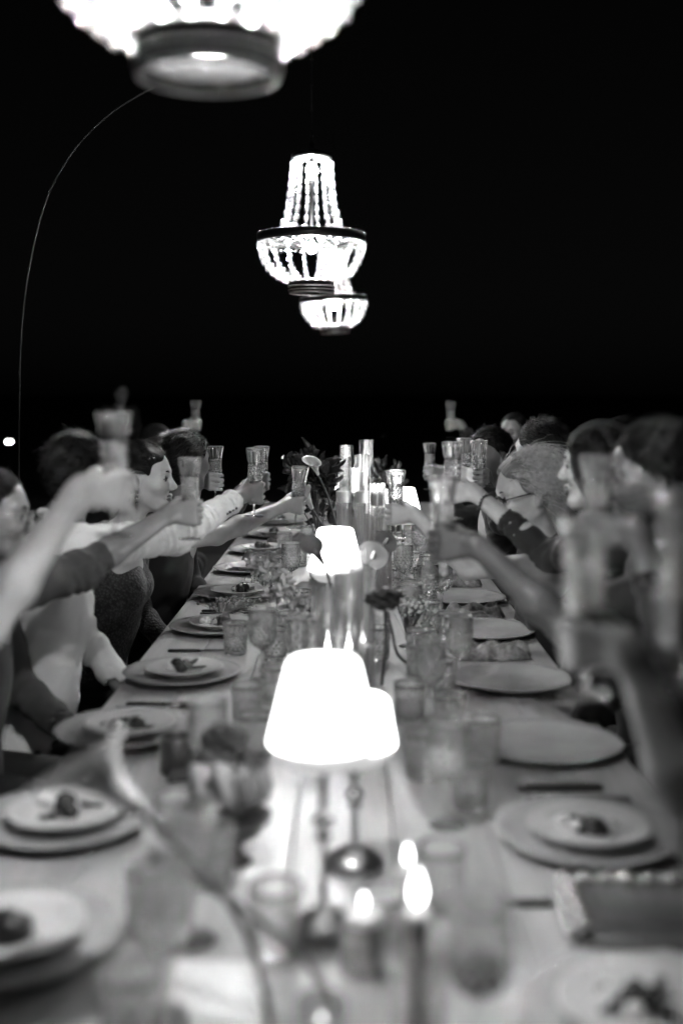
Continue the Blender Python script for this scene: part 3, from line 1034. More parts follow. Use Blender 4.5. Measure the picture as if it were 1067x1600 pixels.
# cables: thin chains up from each crown
for (X, Y, z1, lab) in (((325 - VX) * 1.72 / F, 1.72, 3.45, 'thin black cable from which the nearest chandelier hangs'),
                        (CH.x, 5.42, 3.32, 'thin black cable from which the middle chandelier hangs'),
                        ((521 - VX) * 8.85 / F, 8.85, 3.6, 'thin black cable from which the farthest chandelier hangs')):
    z0 = CH.z + .45
    m = MB().tube([(0, 0, 0), (0, 0, z1 - z0)], .003, 6)
    for k in range(int((z1 - z0) / .12)): m.torus((0, 0, .03 + k * .12), .007, .0018, 10, 5)
    c = m.build('cable', 'blackmetal', loc=(X, Y, z0)); tag(c, lab, 'cable')
pts = [at(x, y, 5.42) for x, y in ((31, 1131.5), (30, 900), (30, 720), (31, 620), (34, 520), (45, 425), (70, 320), (110, 243), (160, 188), (205, 156), (250, 132), (310, 104), (380, 76), (440, 60), (487, 56))]
a = thing('arched_pole', 'thin arched metal pole curving over the left guests to the middle chandelier', 'pole', (pts[0].x, 5.42, 0))
def smooth(P, n=4):
    out = []
    for i in range(len(P) - 1):
        p0, p1, p2, p3 = P[max(i - 1, 0)], P[i], P[i + 1], P[min(i + 2, len(P) - 1)]
        for k in range(n):
            u = k / n
            out.append(.5 * ((2 * p1) + (p2 - p0) * u + (2 * p0 - 5 * p1 + 4 * p2 - p3) * u * u + (3 * p1 - p0 - 3 * p2 + p3) * u ** 3))
    return out + [P[-1]]
MB().tube([p - a.location for p in smooth(pts)], .0034, 8).build('rod', 'blackmetal', a)
MB().lathe([(.20, 0), (.20, .012), (.03, .02), (.012, .06)], 28).build('base', 'blackmetal', a)

# distant light on the shore
q = at(15, 690, 16)
t = thing('path_light', 'small bright light on a post far off at the left edge', 'lamp', (q.x, q.y, 0))
MB().tube([(0, 0, 0), (0, 0, q.z - .05)], .025, 10).build('post', 'blackmetal', t)
MB().lathe([(.05, q.z - .05), (.05, q.z - .02)], 20).lathe([(.06, q.z + .02), (.05, q.z + .035), (0, q.z + .05)], 20).build('cap', 'blackmetal', t)
MB().lathe([(.045, q.z - .02), (.045, q.z + .02)], 20).build('lens', 'lantern', t)

# ------------------------------------------------------------------ table lamps
def table_lamp(label, x, y, z_sh0=.285, z_sh1=.400, r0=.081, r1=.052):
    t = thing('table_lamp', label, 'table lamp', (x, y, TZ), 0, 'lit table lamps along the table')
    k = z_sh0 / .285 * .95
    MB().lathe([(.050, 0), (.052, .004), (.050, .012), (.040, .022), (.020, .032), (.008, .040)], 32).build('base', 'lampfoot', t)
    m = MB().tube([(0, 0, .036), (0, 0, z_sh0 + .03)], .0055, 12)
    m.build('stem', 'chrome', t)
    m = MB().ball((0, 0, .173 * k), .016, 16, 8, .75).ball((0, 0, .149 * k), .012, 16, 8, .8)
    m.build('knob', 'chrome', t)
    MB().lathe([(.010, z_sh0 - .034), (r0 * .68, z_sh0 - .032), (r0 * .86, z_sh0 - .018), (r0 * .935, z_sh0 + .001), (.0, z_sh0 + .004)], 32).build('diffuser', 'cream_lit', t)
    h = MB().lathe([(r0, z_sh0), (r1, z_sh1), (r1 - .004, z_sh1 + .004), (.0, z_sh1 + .005), (0, z_sh1 + .001), (r1 - .004, z_sh1), (r0 - .004, z_sh0)], 48)
    h.build('lamp_shade', 'shade', t)
    MB().ball((0, 0, z_sh0 + .055), .020, 12, 8).build('bulb', 'lamp', t)
    return t
M['cream_lit'] = emit('lit diffuser', SHADE * .05)
M['cream_lit'].node_tree.nodes['Principled BSDF'].inputs['Base Color'].default_value = (.2, .2, .2, 1)
table_lamp('large white lit table lamp in the foreground with a chrome stem', at(505, 1455, 1.71).x, 1.71)
table_lamp('short white lit lamp half hidden behind the foreground lamp', .006, 1.95, .208, .280, .070, .057)
table_lamp('white lit table lamp in the middle distance behind grey petals', at(524, 900, 3.38).x, 3.38)
table_lamp('white lit lamp standing among the tall glass cylinders', at(547, 760, 6.1).x, 6.1)
table_lamp('white lit lamp beside a reaching hand, right of the cylinders', at(629, 790, 4.85).x, 4.85)

# ------------------------------------------------------------------ candles
def flame_mb(z, s=1.0):
    return MB().lathe([(.0, z), (.0042 * s, z + .004 * s), (.0062 * s, z + .010 * s), (.0052 * s, z + .018 * s), (.0026 * s, z + .026 * s), (0, z + .034 * s)], 12)
def candle(label, x, y, z0, r, h, name='candle', lit=True, group=None, fs=1.0):
    t = thing(name, label, 'candle', (x, y, z0), 0, group)
    MB().lathe([(r * .98, 0), (r, .004), (r, h - .004), (r * .93, h), (r * .5, h - .003), (0, h - .004)], 24).build('wax', 'wax', t)
    MB().tube([(0, 0, h - .005), (.001, 0, h + .008)], .0012, 6).build('wick', 'choc', t)
    if lit: flame_mb(h + .004, fs).build('flame', 'flame', t)
    return t
def cylinder(label, x, y, r, h, group='tall glass candle cylinders'):
    t = thing('glass_cylinder', label, 'candle holder', (x, y, TZ), 0, group)
    MB().lathe([(r - .004, 0), (r, .004), (r, h), (r - .0008, h + .001), (r - .0016, h), (r - .0018, .010), (0, .010)], 40).build('wall', 'thin', t)
    return t
def votive(label, x, y, r=.033, h=.065, dark=False):
    t = thing('votive_holder', label, 'candle holder', (x, y, TZ), 0, 'votive holders')
    MB().lathe([(r * .9, 0), (r, .003), (r, h), (r - .003, h), (r - .0035, .008), (0, .008)], 24).build('cup', 'satin' if dark else 'crystal', t)
    return t

candle('slim taper candle burning in the front right foreground', at(652, 1500, 1.33).x, 1.33, TZ, .013, .205, 'taper_candle', fs=1.25)
cylinder('wide glass cylinder round the foreground taper candle', at(652, 1500, 1.33).x, 1.33, .034, .17)
candle('second taper candle burning just behind the foreground taper', at(637, 1340, 1.62).x, 1.62, TZ, .012, .135, 'taper_candle', fs=.85)
votive('low glass votive burning right of the lamp stem in the foreground', at(568, 1400, 1.60).x, 1.60, .034, .07)
candle('squat candle burning in the low votive right of the lamp stem', at(568, 1400, 1.60).x, 1.60, TZ + .009, .026, .070, 'tealight', fs=.75)
votive('glass votive at the bottom edge below the foreground lamp', at(502, 1590, 1.40).x, 1.40, .032, .062)
candle('tealight glowing in the votive at the bottom edge', at(502, 1590, 1.40).x, 1.40, TZ + .009, .022, .022, 'tealight', fs=.36)
# cylinders round the middle lamp
for (px, Y, h, r, lab) in ((545, 2.95, .40, .040, 'glass cylinder in front of the middle lamp'),
                           (566, 3.16, .32, .036, 'short glass cylinder right of the middle lamp stem'),
                           (512, 3.08, .28, .034, 'short glass cylinder left of the middle lamp stem')):
    x = (px - VX) * Y / F
    cylinder(lab, x, Y, r, h)
    candle('candle burning low inside the ' + lab.replace('glass ', ''), x, Y, TZ + .011, .024, .10 if px != 545 else .13, 'pillar_candle')
for (px, Y, h, r, lab) in ((537, 5.05, .520, .034, 'leftmost tall cylinder of the far group'),
                           (541, 5.30, .562, .033, 'tall slim cylinder behind the leftmost one'),
                           (565, 4.90, .540, .034, 'second tall cylinder from the left, with a bright waterline'),
                           (572, 5.22, .590, .033, 'tallest glass cylinder of the far group'),
                           (590, 4.55, .445, .032, 'cylinder with a floating candle near the reaching hand'),
                           (599, 4.55, .42, .033, 'rightmost cylinder of the far group')):
    x = (px - VX) * Y / F
    cylinder(lab, x, Y, r, h)
    t = candle('pale floating candle inside the ' + lab.replace('tall ', '', 0), x, Y, TZ + h * (.62 if px != 590 else .80), r - .010, .05, 'floating_candle', lit=px in (590, 572))
    w = MB().lathe([(r - .0036, .0105), (r - .0036, h * (.60 if px != 590 else .78)), (0, h * (.60 if px != 590 else .78))], 32)
    w.build('water', 'wine', loc=(x, Y, TZ))
    tag(bpy.data.objects[w and bpy.context.scene.collection.objects[-1].name], 'still water filling the ' + lab, 'water', 'water in the cylinders')

# ------------------------------------------------------------------ cut crystal
def bowl_mesh(name, outer, inner, n):
    return MB().lathe(outer + inner, n).mesh(name, 'crystal')
def cutting(outer, z0, z1, rows, n, ribs, ztop, size=1.0):
    """diamond studs in staggered rows, then upright ribs to a bright rim"""
    m = MB()
    rz = lambda z: interp([(q, r) for r, q in outer], z)
    for i in range(rows):
        z = z0 + (z1 - z0) * i / (rows - 1)
        for j in range(n):
            a = 2 * math.pi * (j + .5 * (i % 2)) / n
            r = rz(z)
            R = Matrix.Rotation(a, 3, 'Z')
            w, hgt, dp = 2.0 * math.pi * r / n * .40 * size, (z1 - z0) / (rows - 1) * .46 * size, .0022
            P = [R @ Vector((r + .0003, y, zz)) + Vector((0, 0, z)) for y, zz in ((-w, 0), (0, -hgt), (w, 0), (0, hgt))] + [R @ Vector((r + dp, 0, 0)) + Vector((0, 0, z))] + [R @ Vector((r - .0006, 0, 0)) + Vector((0, 0, z))]
            m.add(P, [(0, 1, 4), (1, 2, 4), (2, 3, 4), (3, 0, 4), (1, 0, 5), (2, 1, 5), (3, 2, 5), (0, 3, 5)])
    if ribs:
        for j in range(ribs):
            a = 2 * math.pi * j / ribs
            pts = [Vector((rz(z) + .0004, 0, z)) for z in (z1 + (ztop - z1) * k / 5 for k in range(1, 6))]
            R = Matrix.Rotation(a, 3, 'Z')
            m.tube([R @ p for p in pts], [.0004, .0010, .0013, .0014, .0009], 4)
    r = outer[-1][0]
    m.torus((0, 0, outer[-1][1]), r - .0008, .0011, 32, 5)
    return m.mesh('diamond cut', 'stud', False)
fl_out = [(.004, .094), (.011, .099), (.0185, .106), (.0228, .114), (.0246, .122), (.0252, .130), (.0254, .138), (.0255, .146), (.0255, .154), (.0256, .162), (.0257, .170), (.0260, .178), (.0268, .187), (.0282, .200), (.0300, .215), (.0325, .229), (.0345, .238), (.0350, .2395)]
fl_in = [(.0338, .2390), (.0306, .224), (.0264, .204), (.0240, .186), (.0234, .150), (.0214, .122), (.014, .110), (0, .107)]
FLUTE = dict(bowl=bowl_mesh('flute bowl', fl_out, fl_in, 24),
             diamond_cut=cutting(fl_out, .112, .180, 8, 13, 13, .236),
             stem=MB().lathe([(.0052, .004), (.0040, .012), (.0036, .04), (.0038, .075), (.0060, .082), (.0048, .088), (.0058, .094)], 10).mesh('flute stem', 'crystal'),
             foot=MB().lathe([(.034, 0), (.0345, .0015), (.024, .0035), (.0052, .0065)], 28).torus((0, 0, .0012), .0338, .0009, 28, 4).mesh('flute foot', 'crystal'),
             champagne=MB().lathe([(.001, .1085), (.0130, .1112), (.0206, .123), (.0226, .150), (.0231, .178), (0, .178)], 20).mesh('champagne', 'wine'))
tu_out = [(.030, .000), (.0335, .002), (.0345, .010), (.0350, .020), (.0354, .030), (.0358, .040), (.0362, .050), (.0366, .060), (.0372, .070), (.0380, .080), (.0388, .090), (.0392, .098)]
tu_in = [(.0380, .0978), (.0362, .080), (.0342, .050), (.0330, .022), (.027, .014), (0, .013)]
TUMBLER = dict(body=bowl_mesh('tumbler body', tu_out, tu_in, 28),
               diamond_cut=cutting(tu_out, .010, .064, 6, 15, 15, .094, .80),
               water=MB().lathe([(.001, .0145), (.026, .0155), (.0318, .0235), (.0330, .052), (0, .052)], 20).mesh('tumbler water', 'wine'))
go_out = [(.004, .082), (.014, .086), (.026, .095), (.034, .106), (.038, .118), (.0395, .130), (.0398, .142), (.0395, .154), (.0390, .168), (.0388, .182), (.0392, .196), (.0396, .198)]
go_in = [(.0386, .1975), (.0377, .180), (.0382, .150), (.0366, .122), (.026, .100), (0, .092)]
GOBLET = dict(bowl=bowl_mesh('goblet bowl', go_out, go_in, 28),
              diamond_cut=cutting(go_out, .096, .150, 6, 15, 0, .19, .80),
              stem=MB().lathe([(.0055, .004), (.0042, .012), (.0040, .05), (.0070, .062), (.0045, .072), (.0060, .082)], 10).mesh('goblet stem', 'crystal'),
              foot=MB().lathe([(.035, 0), (.0355, .0015), (.024, .0035), (.0055, .0065)], 28).torus((0, 0, .0012), .0348, .0009, 28, 4).mesh('goblet foot', 'crystal'))
def glassware(kind, name, label, cat, loc, u=UP, group=None, full=True, rz=0.0, scale=1.0):
    t = thing(name, label, cat, loc, 0, group)
    u = Vector(u).normalized()
    t.rotation_mode = 'QUATERNION'
    t.rotation_quaternion = UP.rotation_difference(u) @ Matrix.Rotation(rz, 4, 'Z').to_quaternion()
    t.scale = (scale,) * 3
    for k, me in kind.items():
        if not full and k in ('champagne', 'water'): continue
        o = link(k, me, t)
        if k == 'diamond_cut': o['kind'] = 'stuff'
    return t
def flute_in(hand, label, lift=.088, full=True, scale=1.0):
    g, u = Vector(hand['g']), Vector(hand['u']).normalized()
    return glassware(FLUTE, 'champagne_flute', label, 'champagne flute', g - u * lift * scale, u, 'raised champagne flutes', full, random.Random(label).uniform(0, 1), scale)

# ------------------------------------------------------------------ place settings
CHARGER = MB().lathe([(.085, 0), (.092, 0), (.100, .006), (.145, .015), (.164, .0215), (.1655, .023), (.164, .0245), (.150, .0195), (.118, .0095), (.06, .0085), (0, .0085)], 56,
                     rf=lambda i, j, r, z: (.0022 * math.sin(j * 2 * math.pi / 56 * 3) + .0012 * math.sin(j * 2 * math.pi / 56 * 7 + 1)) * r / .16).mesh('charger', 'charger')
PLATE = MB().lathe([(.052, 0), (.058, 0), (.060, .007), (.085, .013), (.108, .023), (.1105, .0245), (.109, .0257), (.100, .0222), (.080, .0152), (.05, .0130), (0, .0130)], 56,
                   rf=lambda i, j, r, z: .0008 * math.sin(j * 2 * math.pi / 56 * 5) * r / .1).mesh('plate', 'plate')
def blob(r, sz, seed, amp, m, n=16, k=9):
    rd = np.random.RandomState(seed); ph = rd.uniform(0, 6.28, 6)
    mb = MB().ball((0, 0, 0), 1, n, k)
    out = []
    for (x, y, z) in mb.v:
        d = 1 + amp * (math.sin(5 * x + ph[0] + 3 * z) * math.sin(4 * y + ph[1]) + .6 * math.sin(9 * z + ph[2] + 6 * y) * math.sin(11 * x + ph[3]))
        out.append((x * r * d, y * r * d, max(z, -.55) * r * sz * d + .55 * r * sz))
    mb.v = out
    return mb.mesh('blob', m)
DOME = MB().lathe([(.030, 0), (.031, .004), (.029, .014), (.023, .024), (.012, .031), (0, .033)], 24).mesh('dome', 'choc')
BERRY = [blob(.010, 1, s, .10, 'berry', 10, 7) for s in range(3)]
CREAM = [blob(.016, .8, s + 7, .14, 'cream') for s in range(2)]
CRUMB = MB()
rd = random.Random(8)
for i in range(46):
    a, r = rd.uniform(0, 6.28), abs(rd.gauss(0, .019)); CRUMB.box((r * math.cos(a), r * math.sin(a) * .6, .003 + .006 * rd.random() * (1 - min(r / .04, 1))), (rd.uniform(.003, .008), rd.uniform(.003, .007), rd.uniform(.003, .006)), R=Matrix.Rotation(rd.uniform(0, 3), 3, 'Z') @ Matrix.Rotation(rd.uniform(0, 3), 3, 'X'))
CRUMB = CRUMB.mesh('crumbs', 'crumb', False)
LEAF_S = MB().grid(lambda u, v: (.032 * u, .022 * math.sin(math.pi * min(1, u ** .8)) * (v - .5), .006 * math.sin(u * 3)), 6, 3).mesh('herb leaf', 'stem')
BISCUIT = MB().box((0, 0, .004), (.042, .014, .008), .002).mesh('biscuit', 'crumb')
def dessert(label, x, y, z, seed, dome=True):
    r = random.Random(seed)
    t = thing('dessert', label, 'dessert', (x, y, z), r.uniform(-.6, .6), 'desserts on small plates')
    if dome: link('chocolate_dome', DOME, t, (.012, -.014, 0), scale=r.uniform(.7, 1.15))
    else:
        for k in range(3): link('chocolate_bite', CREAM[0] if False else BERRY[k % 3], t, (r.uniform(-.025, .02), r.uniform(-.02, .02), 0), (0, 0, r.uniform(0, 6)), r.uniform(1.6, 2.2))
    sm = MB()
    w0, l0 = r.uniform(.012, .022), r.uniform(.03, .055)
    ring = [((l0 * math.cos(a)) * (1 + .2 * math.sin(3 * a + seed)), w0 * math.sin(a) * (1 + .3 * math.sin(2 * a + seed)), .0012) for a in [2 * math.pi * k / 20 for k in range(20)]]
    sm.add(ring + [(x * .8, y * .8, .0026) for x, y, _ in ring], [(k, (k + 1) % 20, 20 + (k + 1) % 20, 20 + k) for k in range(20)] + [tuple(range(20, 40))])
    sm.build('sauce', 'sauce', t, loc=(r.uniform(-.02, .02), r.uniform(-.025, .015), 0), rot=(0, 0, r.uniform(0, 3)))
    if seed % 4 == 1 or y < 1.7:
        for k in range(7): link('salad_leaf', LEAF_S, t, (r.uniform(-.02, .02), r.uniform(-.02, .02), .004), (r.uniform(-.6, .6), r.uniform(-1.2, -.1), r.uniform(0, 6)), r.uniform(.8, 1.4))
    if seed % 3 == 1:
        for k in range(2): link('herb_leaf', LEAF_S, t, (r.uniform(-.03, .03), r.uniform(-.03, .01), .012), (r.uniform(-.4, .4), r.uniform(-.9, -.2), r.uniform(0, 6)), r.uniform(.7, 1.1))
    if seed % 2 == 0: link('biscuit', BISCUIT, t, (r.uniform(.02, .045), r.uniform(.01, .04), .004), (r.uniform(-.3, .3), .2, r.uniform(0, 6)))
    for k in range(3):
        link('berry', BERRY[k], t, (-.03 + .016 * k + r.uniform(-.004, .004), .022 + r.uniform(-.008, .008), 0), (r.random(), r.random(), r.random()), r.uniform(.8, 1.15))
    for k in range(1 + seed % 3):
        link('cream', CREAM[k % 2], t, (-.022 - .02 * k + r.uniform(-.01, .01), -.004 + .014 * k + r.uniform(-.012, .012), 0), (0, 0, r.uniform(0, 6)), r.uniform(.7, 1))
    c = link('crumbs', CRUMB, t, (-.005, .006, 0), (0, 0, r.uniform(0, 6))); c['kind'] = 'stuff'
ORD = ['nearest', 'second', 'third', 'fourth', 'fifth', 'sixth', 'seventh', 'eighth', 'ninth', 'tenth']
RY = [1.455, 2.06, 2.585, 3.165, 3.82, 4.43, 5.15, 5.80, 6.45, 7.10]
LY = [1.66, 2.13, 2.69, 3.24, 3.89, 4.53, 5.18, 5.80, 6.45, 7.10]
RX = [.37, .425, .44, .44, .445, .43, .44, .43, .44, .43]
LX = [-.50, -.535, -.525, -.475, -.445, -.45, -.45, -.45, -.44, -.45]
rd = random.Random(21)
for side, YS, XS in (('right', RY, RX), ('left', LY, LX)):
    for i, (y, x) in enumerate(zip(YS, XS)):
        c = link('charger_plate', CHARGER, None, (x, y, TZ + .0005), (0, 0, rd.uniform(0, 6)))
        what = 'under a dessert plate' if (side == 'left' or i < 2) else 'left bare'
        tag(c, f'wide stoneware charger {what}, {ORD[i]} from the front on the {side} side', 'charger plate', 'stoneware chargers')
        if side == 'left' or i < 2:
            dx, dy = (.0, .0) if side == 'right' else (.008, .006)
            p = link('dessert_plate', PLATE, None, (x + dx, y + dy, TZ + .0098), (0, 0, rd.uniform(0, 6)))
            tag(p, f'small pale glazed plate with a dessert, {ORD[i]} from the front on the {side} side', 'plate', 'dessert plates')
            dessert(f'plated dessert with {"a dark dome" if (i + (side == "left")) % 2 else "dark bites"} and berries, {ORD[i]} on the {side} side', x + dx, y + dy, TZ + .0230, i * 7 + (side == 'left'), (i + (side == 'left')) % 2 == 1)

def napkin(label, x, y, rz, L=.17, Wd=.10, H=.028, seed=0, m='napkin'):
    r = np.random.RandomState(seed); ph = r.uniform(0, 6.28, 6)
    def fn(u, v):
        xx = (u - .5) * L * (1 + .06 * math.sin(9 * v + ph[0])); yy = (v - .5) * Wd * (1 + .10 * math.sin(7 * u + ph[1]))
        e = min(1, min(u, 1 - u) * 9) * min(1, min(v, 1 - v) * 6)
        z = H * e ** .5 * (.55 + .28 * math.sin(v * 11 + ph[2] + 2.2 * math.sin(u * 5 + ph[3])) + .18 * math.sin(u * 17 + ph[4] + v * 5)) + .002
        return (xx, yy, max(z, .002))
    mb = MB().grid(fn, 34, 22)
    o = solid(mb.build('napkin', m, loc=(x, y, TZ), rot=(0, 0, rz)), .003)
    return tag(o, label, 'napkin', 'rumpled napkins')
napkin('patterned rumpled napkin before the fourth bare charger on the right', .43, 3.50, .05, .22, .11, .045, 1)
napkin('patterned rolled napkin behind the bare charger with the bright glint', .44, 4.13, -.08, .21, .10, .050, 2)
napkin('patterned rolled napkin half way down the right side, below the dark sleeve', .44, 4.80, .03, .20, .11, .055, 3)
napkin('crumpled dark napkin farthest down the right side', .44, 5.5, .0, .20, .10, .05, 4, 'charcoal')
napkin('crumpled dark napkin past the sixth plate on the left', -.40, 5.50, .3, .22, .14, .05, 5, 'charcoal')
napkin('loose dark napkin far down the left side beyond the bare hand', -.30, 6.1, -.2, .26, .18, .06, 6, 'charcoal')
napkin('loose grey napkin beside the second left plate from the front', -.30, 2.42, .2, .16, .09, .03, 9, 'charcoal')

def flatware(kind, label, x, y, rz, m='blackmetal'):
    mb = MB()
    if kind == 'knife':
        mb.box((-.055, 0, .004), (.10, .016, .007), .003)
        mb.grid(lambda u, v: (-.005 + .125 * u, (v - .5) * .020 * (1 - .75 * max(0, u - .7) / .3) + .004 * (u > .9), .0045 + .001 * math.sin(v * 3.14)), 14, 3)
    else:
        mb.box((-.045, 0, .004), (.12, .008, .005), .002)
        mb.grid(lambda u, v: (.014 + .045 * u, (v - .5) * .024 * math.sin(min(1, u * 1.6 + .15) * 1.57), .004 + .008 * math.sin(u * 3.14)), 8, 4)
        for k in range(4): mb.box((.078, -.009 + .006 * k, .006), (.042, .0028, .0022))
    o = solid(mb.build(kind, m, loc=(x, y, TZ + .001), rot=(0, 0, rz)), .0012)
    return tag(o, label, 'cutlery', 'black cutlery')
flatware('knife', 'black knife lying between the third and fourth left plates', -.47, 2.96, .05)
flatware('fork', 'black fork beside the knife, between the third and fourth left plates', -.49, 2.92, .03)
flatware('knife', 'black knife lying before the fifth left plate', -.46, 3.57, .04)
flatware('knife', 'black knife between the fifth and sixth left plates', -.44, 4.22, .0)
flatware('fork', 'black fork between the fifth and sixth left plates', -.44, 4.17, .0)
flatware('knife', 'short dark knife on the near edge of the front right charger', .33, 1.80, .02)
for (x, y, rz, sx, sy, lab) in ((.42, 2.33, .02, .17, .036, 'narrow black menu card behind the dark dome dessert on the right'),
                                (.445, 2.245, -.03, .20, .060, 'wide black menu card nearer the dark dome dessert on the right')):
    t = thing('menu_card', lab, 'menu card', (x, y, TZ), rz, 'black menu cards')
    MB().box((0, 0, .003), (sx, sy, .004), .001).build('card', 'card', t)
    MB().box((.01, .002, .008), (sx * .92, sy * .9, .003), .001, Matrix.Rotation(.03, 3, 'Y')).build('cover', 'card', t)

# beaded evening bag
t = thing('clutch_bag', 'dark satin clutch bag edged with pearls at the right foreground', 'handbag', (.475, 1.70, TZ), -.04)
MB().box((0, 0, .019), (.31, .19, .034), .012).build('body', 'satin', t)
MB().box((0, .02, .038), (.306, .150, .006), .003).build('flap', 'satin', t)
PEARL = MB().ball((0, 0, 0), .0112, 12, 8).mesh('pearl', 'pearl')
rd = random.Random(3)
n1, n2 = 10, 6
for row in range(2):
    for k in range(n1): link('pearl', PEARL, t, (-.150 + .0330 * k + .0165 * row + rd.uniform(-.001, .001), .084 + .017 * row - .006, .050 - .010 * row), scale=rd.uniform(.9, 1.1))
    for k in range(1, n2): link('pearl', PEARL, t, (-.150 - .017 * row + .006, .088 - .0330 * k + rd.uniform(-.001, .001), .050 - .010 * row), scale=rd.uniform(.9, 1.1))

# ------------------------------------------------------------------ glasses left standing on the table
def on_table(px, by, side=None):
    Y = (CZ - TZ) * F / (by - VY)
    return Vector(((px - VX) * Y / F, Y, TZ + .0006))
TU = [(368, 1022, 'cut crystal tumbler in sharp focus before the third left plate'),
      (430, 1032, 'crystal tumbler left of the pale baby breath flowers'),
      (386, 1132, 'blurred crystal tumbler beside the left plate with a knife before it'),
      (405, 912, 'crystal tumbler at the right rim of the fifth left plate'),
      (436, 905, 'crystal tumbler next to the pale orchids on the left'),
      (467, 885, 'crystal tumbler just left of the middle lamp shade'),
      (430, 1100, 'crystal tumbler against the left edge of the foreground shade'),
      (205, 1640, 'large blurred tumbler at the lower left edge of the table'),
      (236, 1452, 'blurred tumbler right of the front left plate'),
      (275, 1330, 'blurred crystal tumbler in front of the black votive cup'),
      (755, 1192, 'crystal tumbler in front of the bare charger on the right'),
      (690, 1088, 'crystal tumbler left of the large bare charger on the right'),
      (655, 1062, 'crystal tumbler right of the calla lily stem'),
      (650, 1002, 'crystal tumbler in the dense cluster, left of a bare charger'),
      (672, 985, 'crystal tumbler in the dense cluster, nearest the glinting charger'),
      (640, 948, 'crystal tumbler at the front of the cluster beside the dark bloom'),
      (668, 940, 'crystal tumbler at the right of the cluster beside the dark bloom'),
      (622, 915, 'crystal tumbler behind the dark bloom'),
      (646, 896, 'crystal tumbler half way along, left of the rolled napkin'),
      (668, 902, 'crystal tumbler half way along, touching the rolled napkin'),
      (612, 882, 'small crystal tumbler right of the middle lamp'),
      (640, 866, 'small crystal tumbler under the reaching forearm'),
      (508, 815, 'crystal tumbler under the far leafy bouquet'),
      (625, 862, 'small crystal tumbler farthest along the right cluster'),
      (735, 1262, 'blurred tumbler inside the black menu cards on the right'),
      (702, 1150, 'crystal tumbler behind the goblet on the right'),
      (640, 1130, 'crystal tumbler just right of the foreground shade'),
      (660, 1215, 'crystal tumbler between the shade and the right goblet'),
      (398, 1185, 'crystal tumbler tucked beside the foreground shade on the left'),
      (330, 1385, 'blurred tumbler in front of the footed bowl'),
      (600, 1500, 'blurred tumbler right of the chrome lamp foot'),
      (690, 1420, 'blurred tumbler behind the lower right goblet'),
      (430, 1490, 'blurred tumbler between the lily stems in the foreground'),
      (590, 1030, 'small tumbler under the dark cockscomb'),
      (655, 1035, 'crystal tumbler beside the lily, inside a bare charger'),
      (700, 1005, 'crystal tumbler touching the rim of the glinting charger'),
      (470, 965, 'crystal tumbler behind the baby breath'),
      (450, 1005, 'crystal tumbler left of the white tufts'),
      (612, 925, 'crystal tumbler directly behind the dark cockscomb'),
      (590, 895, 'crystal tumbler between lamp stem and dark bloom'),
      (660, 925, 'crystal tumbler at the rim of the bare charger beside the first roll'),
      (445, 862, 'small tumbler at the edge of the far left plates'),
      (480, 850, 'small tumbler behind the middle lamp on the left')]
for k, (px, by, lab) in enumerate(TU):
    glassware(TUMBLER, 'tumbler', lab, 'tumbler', on_table(px, by), UP, 'cut crystal tumblers', k % 3 != 1, k * .7, 1.0)
GO = [(748, 1668, 'blurred goblet with dark dregs at the lower right'),
      (700, 1290, 'blurred goblet right of the taper flames'),
      (300, 1470, 'blurred goblet in front of the dark bowl on the left'),
      (325, 1250, 'crystal goblet between the black votive and the pale bloom'),
      (640, 1010, 'crystal goblet rising from the cluster on the right'),
      (690, 962, 'crystal goblet at the inner edge of a bare charger'),
      (630, 928, 'crystal goblet behind the cluster of tumblers'),
      (655, 884, 'crystal goblet under the blonde guest forearm'),
      (598, 868, 'crystal goblet beside the rightmost glass cylinder'),
      (420, 955, 'crystal goblet behind the pale orchids'),
      (455, 925, 'crystal goblet left of the middle lamp stem'),
      (410, 1062, 'crystal goblet between the sharp tumbler and the foreground shade'),
      (672, 1125, 'crystal goblet right of the foreground shade'),
      (716, 1075, 'crystal goblet touching the big bare charger'),
      (250, 1590, 'blurred goblet behind the big lower left tumbler'),
      (668, 968, 'crystal goblet in the middle of the right cluster'),
      (470, 1080, 'crystal goblet just behind the foreground shade')]
for k, (px, by, lab) in enumerate(GO):
    p = on_table(px, by)
    glassware(GOBLET, 'goblet', lab, 'goblet', p, UP, 'cut crystal goblets', True, k * .5)
    if k == 0:
        o = MB().lathe([(.001, .0955), (.0255, .1035), (.0335, .118), (.030, .121), (0, .119)], 20).build('wine_dregs', 'choc', loc=p)
        tag(o, 'dark dregs of red wine lying in the lower right goblet', 'wine')
# black votive and square candle
p = on_table(277, 1205); votive('black cylindrical votive cup behind the foreground calla lily', p.x, p.y, .036, .075, True)
p = on_table(338, 1560)
t = thing('paper_card', 'square white folded paper card lying flat at the lower left foreground', 'card', (p.x, p.y, TZ), .05)
MB().box((0, 0, .002), (.118, .17, .003), .0008).build('lower_leaf', 'block', t)
MB().box((0, 0, .008), (.117, .168, .002), .0006, Matrix.Rotation(.04, 3, 'Y')).build('upper_leaf', 'block', t)

